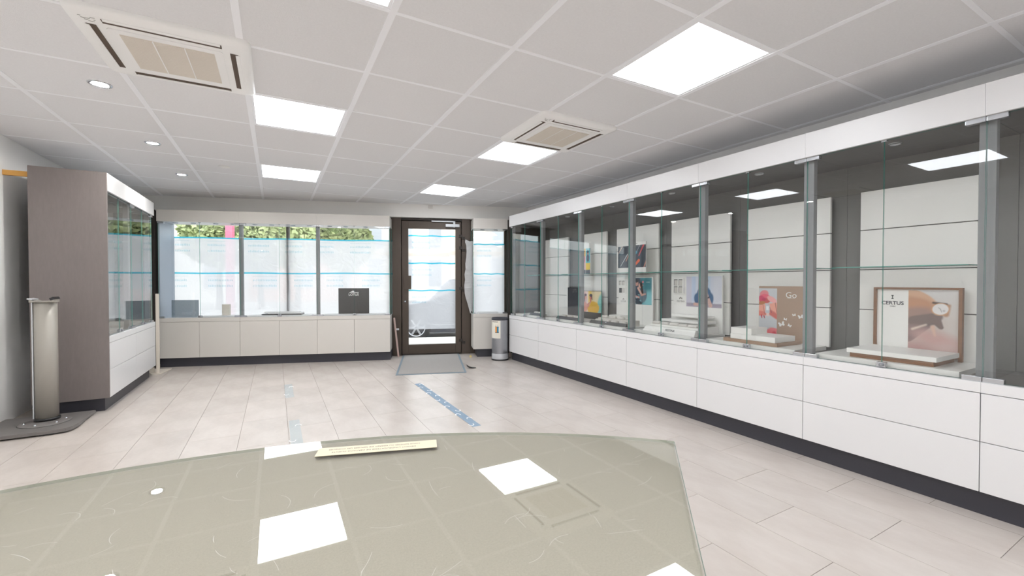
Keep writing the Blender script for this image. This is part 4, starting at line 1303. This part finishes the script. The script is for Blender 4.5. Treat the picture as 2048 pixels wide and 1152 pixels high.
# --- window case goods
def platform_front(lab, u0, u1, w0=0.06, w1=0.255):
    o = box('display_platform', -(u1 - u0) / 2, (u1 - u0) / 2, -(w1 - w0) / 2, (w1 - w0) / 2, -0.011, 0.011, 'white', None, 0.002)
    o.location = F((u0 + u1) / 2, (w0 + w1) / 2, 0.635 + 0.0112)
    o.rotation_euler = (0, 0, FA)
    tag(o, lab, 'platform', 'white platforms in the window cases')
platform_front('white platform on the deck below the small grey block, left window case', -0.86, -0.42)
platform_front('long white platform under the stepped tray, middle window case', -0.28, 0.58)
platform_front('white platform under the black LOTUS board, right window case', 0.68, 1.50)
platform_front('white platform inside the narrow case right of the door', 2.83, 3.14, 0.06, 0.24)
o = box('acrylic_sheet', -0.16, 0.16, -0.002, 0.002, -0.115, 0.115, 'frost', None, 0.0005)
o.location = F(-1.06, 0.14, 0.752)
o.rotation_euler = (0, 0, FA)
tag(o, 'grey frosted acrylic sheet standing in the left window case', 'acrylic sheet')
o = box('grey_block', -0.047, 0.047, -0.02, 0.02, -0.073, 0.073, 'grille', None, 0.002)
o.location = F(-0.575, 0.12, 0.6575 + 0.073)
o.rotation_euler = (0, 0, FA)
tag(o, 'small plain grey upright block in the left window case', 'display block')
bb = thing('black_board', 'glossy black square board with white LOTUS lettering in the right window case', 'display board', F(0.862, 0.13, 0.6575), FA)
box('board', 0.0, 0.415, 0.0, 0.012, 0.0, 0.36, 'gloss_black', bb, 0.001)
text('brand_lettering', 'LOTUS', 0.045, 'inkwhite', bb, (0.205, -0.0006, 0.268), bold=0.0012, width=0.135)
flat_poly('sail_mark', [(-0.065, -0.006), (0.068, -0.006), (0.068, 0.002), (0.012, 0.004), (-0.005, 0.026), (-0.03, 0.012)], 'inkwhite', bb, (0.205, -0.0004, 0.302))
tr = thing('stepped_tray', 'white stepped tray on a black base in the middle window case', 'display tray', F(-0.10, 0.235, 0.6575), FA)
box('black_base', 0.0, 0.50, 0.0, 0.15, 0.0, 0.014, 'black', tr, 0.001)
box('slab', 0.08, 0.50, 0.006, 0.15, 0.0142, 0.03, 'white', tr, 0.002)
box('slab', 0.02, 0.46, 0.03, 0.15, 0.0302, 0.042, 'white', tr, 0.002)

# ------------------------------------------------------------------ outdoors
pv = put('pavement', mesh_from('pavement', [(-9, -2.3, -0.02), (9, -2.3, -0.02), (9, -0.16, -0.02), (-9, -0.16, -0.02)], [(0, 3, 2, 1)], 'pavement'), None, FO, (0, 0, FA))
for v in pv.data.vertices:
    v.co.y = -v.co.y
pv['kind'] = 'structure'
rd = put('road', mesh_from('road', [(-40, 2.3, -0.2), (40, 2.3, -0.2), (40, 9.5, -0.2), (-40, 9.5, -0.2)], [(0, 1, 2, 3)], 'asphalt'), None, FO, (0, 0, FA))
rd['kind'] = 'structure'
kb = box('trim_1', -40, 40, 2.2, 2.32, -0.2, -0.019, 'pavement'); kb.location = FO + Matrix.Rotation(FA, 3, 'Z') @ Vector((0, 2.26, -0.11)); kb.rotation_euler = (0, 0, FA); kb['kind'] = 'structure'
gr = put('ground', mesh_from('ground', [(-60, 9.5, -0.18), (60, 9.5, -0.18), (60, 70, -0.18), (-60, 70, -0.18)], [(0, 1, 2, 3)], 'pavement'), None, FO, (0, 0, FA))
gr['kind'] = 'structure'

# parked car seen through the door film
car = thing('parked_car', 'dark grey parked car seen through the film of the entrance door', 'car', F(3.15, -3.0, -0.2), FA)
sil = [(-2.05, 0.28), (-2.0, 0.62), (-1.7, 0.78), (-1.05, 0.90), (-0.55, 1.36), (0.2, 1.44), (1.1, 1.38), (1.75, 0.98), (2.05, 0.9), (2.1, 0.3), (1.95, 0.2), (-1.95, 0.2)]
bm = bmesh.new()
secs = []
for y, sx, sz in ((0.0, 1.0, 0.97), (0.06, 1.0, 1.0), (1.64, 1.0, 1.0), (1.70, 1.0, 0.97)):
    ring = []
    for (x, z) in sil:
        yy = y
        if z > 0.92:
            yy = y + (0.16 if y < 0.8 else -0.16)
        ring.append(bm.verts.new((x, yy, z * sz)))
    secs.append(ring)
for a, b in zip(secs, secs[1:]):
    n = len(a)
    for i in range(n):
        bm.faces.new((a[i], a[(i + 1) % n], b[(i + 1) % n], b[i]))
bm.faces.new(secs[0]); bm.faces.new(list(reversed(secs[-1])))
bmesh.ops.recalc_face_normals(bm, faces=bm.faces[:])
me = bpy.data.meshes.new('car_body'); bm.to_mesh(me); bm.free(); me.materials.append(M['car'])
put('car_body', me, car)
wpts = [(-0.95, 0.93), (-0.5, 1.29), (0.2, 1.36), (1.0, 1.3), (1.5, 0.96)]
prism('side_window', wpts, 0, 0.01, 'carglass', car, (0, 0.075, 0.0), (R(80), 0, 0))
for x in (-1.31, 1.3):
    for y in (0.0, 1.5):
        wh = lathe('wheel', [(0.21, -0.0), (0.29, -0.015), (0.315, 0.03), (0.315, 0.17), (0.29, 0.2), (0.2, 0.2)], 'tyre', car, (x, y + (0.17 if y == 0 else 0.02), 0.315), 28, (R(90), 0, 0))
        lathe('rim', [(0.212, 0.19), (0.19, 0.195), (0.18, 0.17)], 'rim', wh, n=28)
        for s in range(6):
            a = R(60 * s)
            sp_ = box('spoke', 0.03, 0.195, -0.02, 0.02, 0.165, 0.185, 'rim', wh)
            sp_.location = (0.11 * math.cos(a), 0.11 * math.sin(a), 0.175)
            sp_.rotation_euler = (0, 0, a)
box('sill_strip', -1.0, 1.0, -0.008, 0.0, 0.36, 0.375, 'rim', car)

# red pillar, trees and facades across the street
def FW(u, d, z=0.0):
    return F(u, -d, z)
rp = thing('red_pillar', 'pinkish red sign pillar across the street behind the left window case', 'pillar', FW(-3.87, 8.0, -0.2), FA)
box('pillar_shaft', -0.10, 0.10, -0.09, 0.09, 0, 4.6, 'red', rp, 0.02)
box('pillar_foot', -0.2, 0.2, -0.18, 0.18, 0, 0.12, 'shutter', rp, 0.01)
box('pillar_head', -0.5, 0.5, -0.12, 0.12, 4.6, 5.3, 'red', rp, 0.03)

def crown_mesh(seed, rx, rz, nleaf):
    rnd = random.Random(seed)
    vs_, fs = [], []
    for i in range(nleaf):
        while True:
            p = Vector((rnd.uniform(-1, 1), rnd.uniform(-1, 1), rnd.uniform(-1, 1)))
            if 0.45 < p.length < 1.0 + 0.12 * math.sin(5 * p.x + seed) * math.sin(4 * p.z):
                break
        c = Vector((p.x * rx, p.y * rx, p.z * rz))
        s = rnd.uniform(0.09, 0.17)
        a = Vector((rnd.gauss(0, 1), rnd.gauss(0, 1), rnd.gauss(0, 1))).normalized()
        b = a.orthogonal().normalized()
        k = len(vs_)
        vs_ += [c - a * s, c + b * s * 0.6, c + a * s, c - b * s * 0.6]
        fs.append((k, k + 1, k + 2, k + 3))
    return mesh_from('foliage', vs_, fs, 'leaf')
CR = [crown_mesh(1, 1.5, 1.6, 5200), crown_mesh(2, 1.35, 1.8, 5200)]
def tree(u, d, lab, q, zc=3.3):
    t = thing('street_tree', lab, 'tree', FW(u, d, -0.2), R(70 * q), 'trees across the street')
    o = put('foliage', CR[q % 2], t, (0, 0, zc + 0.2)); o['kind'] = 'stuff'
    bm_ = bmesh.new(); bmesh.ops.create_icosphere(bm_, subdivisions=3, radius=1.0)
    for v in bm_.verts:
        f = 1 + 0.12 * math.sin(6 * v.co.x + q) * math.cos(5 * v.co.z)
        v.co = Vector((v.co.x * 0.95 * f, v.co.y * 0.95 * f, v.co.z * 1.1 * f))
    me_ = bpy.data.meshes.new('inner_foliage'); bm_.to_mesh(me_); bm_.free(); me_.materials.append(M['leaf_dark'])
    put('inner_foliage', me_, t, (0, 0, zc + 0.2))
    lathe('trunk', [(0.16, 0), (0.12, 0.8), (0.10, 2.6)], 'bark', t, n=12)
for q, (u, lab) in enumerate(((-7.2, 'leafy green tree across the street, leftmost of the row'),
                              (-5.6, 'leafy green tree across the street directly behind the red pillar'),
                              (-3.9, 'leafy green tree across the street seen left of the window mullion'),
                              (-1.95, 'leafy green tree across the street seen above the black board'))):
    tree(u, 15.0 + 0.3 * (q % 2), lab, q)

def building(u0, u1, d, hh, m, lab, cols, wz=((0.9, 2.0), (3.6, 1.6), (6.3, 1.6)), wm='shutter'):
    b = thing('building', lab, 'building', FW((u0 + u1) / 2, d, -0.2), FA)
    W = u1 - u0
    box('facade', -W / 2, W / 2, 0, 5, 0, hh, m, b)
    box('cornice', -W / 2 - 0.1, W / 2 + 0.1, -0.15, 0.0, hh - 0.3, hh, 'stone', b)
    box('string_course', -W / 2, W / 2, -0.06, 0.0, 3.1, 3.3, 'stone', b)
    for c in range(cols):
        x = -W / 2 + W * (c + 0.5) / cols
        for (z, wh) in wz:
            if z + wh < hh:
                f = box('window', x - 0.5, x + 0.5, -0.05, 0.0, z, z + wh, wm, b)
                box('glass', x - 0.42, x + 0.42, -0.06, -0.051, z + 0.08, z + wh - 0.08, 'far_window', b)
    return b
building(-22, -9.3, 22, 9.5, 'facade_b', 'pale facade building across the street, farthest left', 5)
building(-9.3, -2.5, 24, 8.5, 'facade_c', 'rose facade building hidden behind the street trees', 3)
building(-2.5, 3.5, 24, 9.0, 'facade_b', 'cream facade building across the street behind the right window case', 3)
building(3.5, 14, 22, 9.0, 'facade_a', 'beige facade building across the street behind the entrance door', 5)
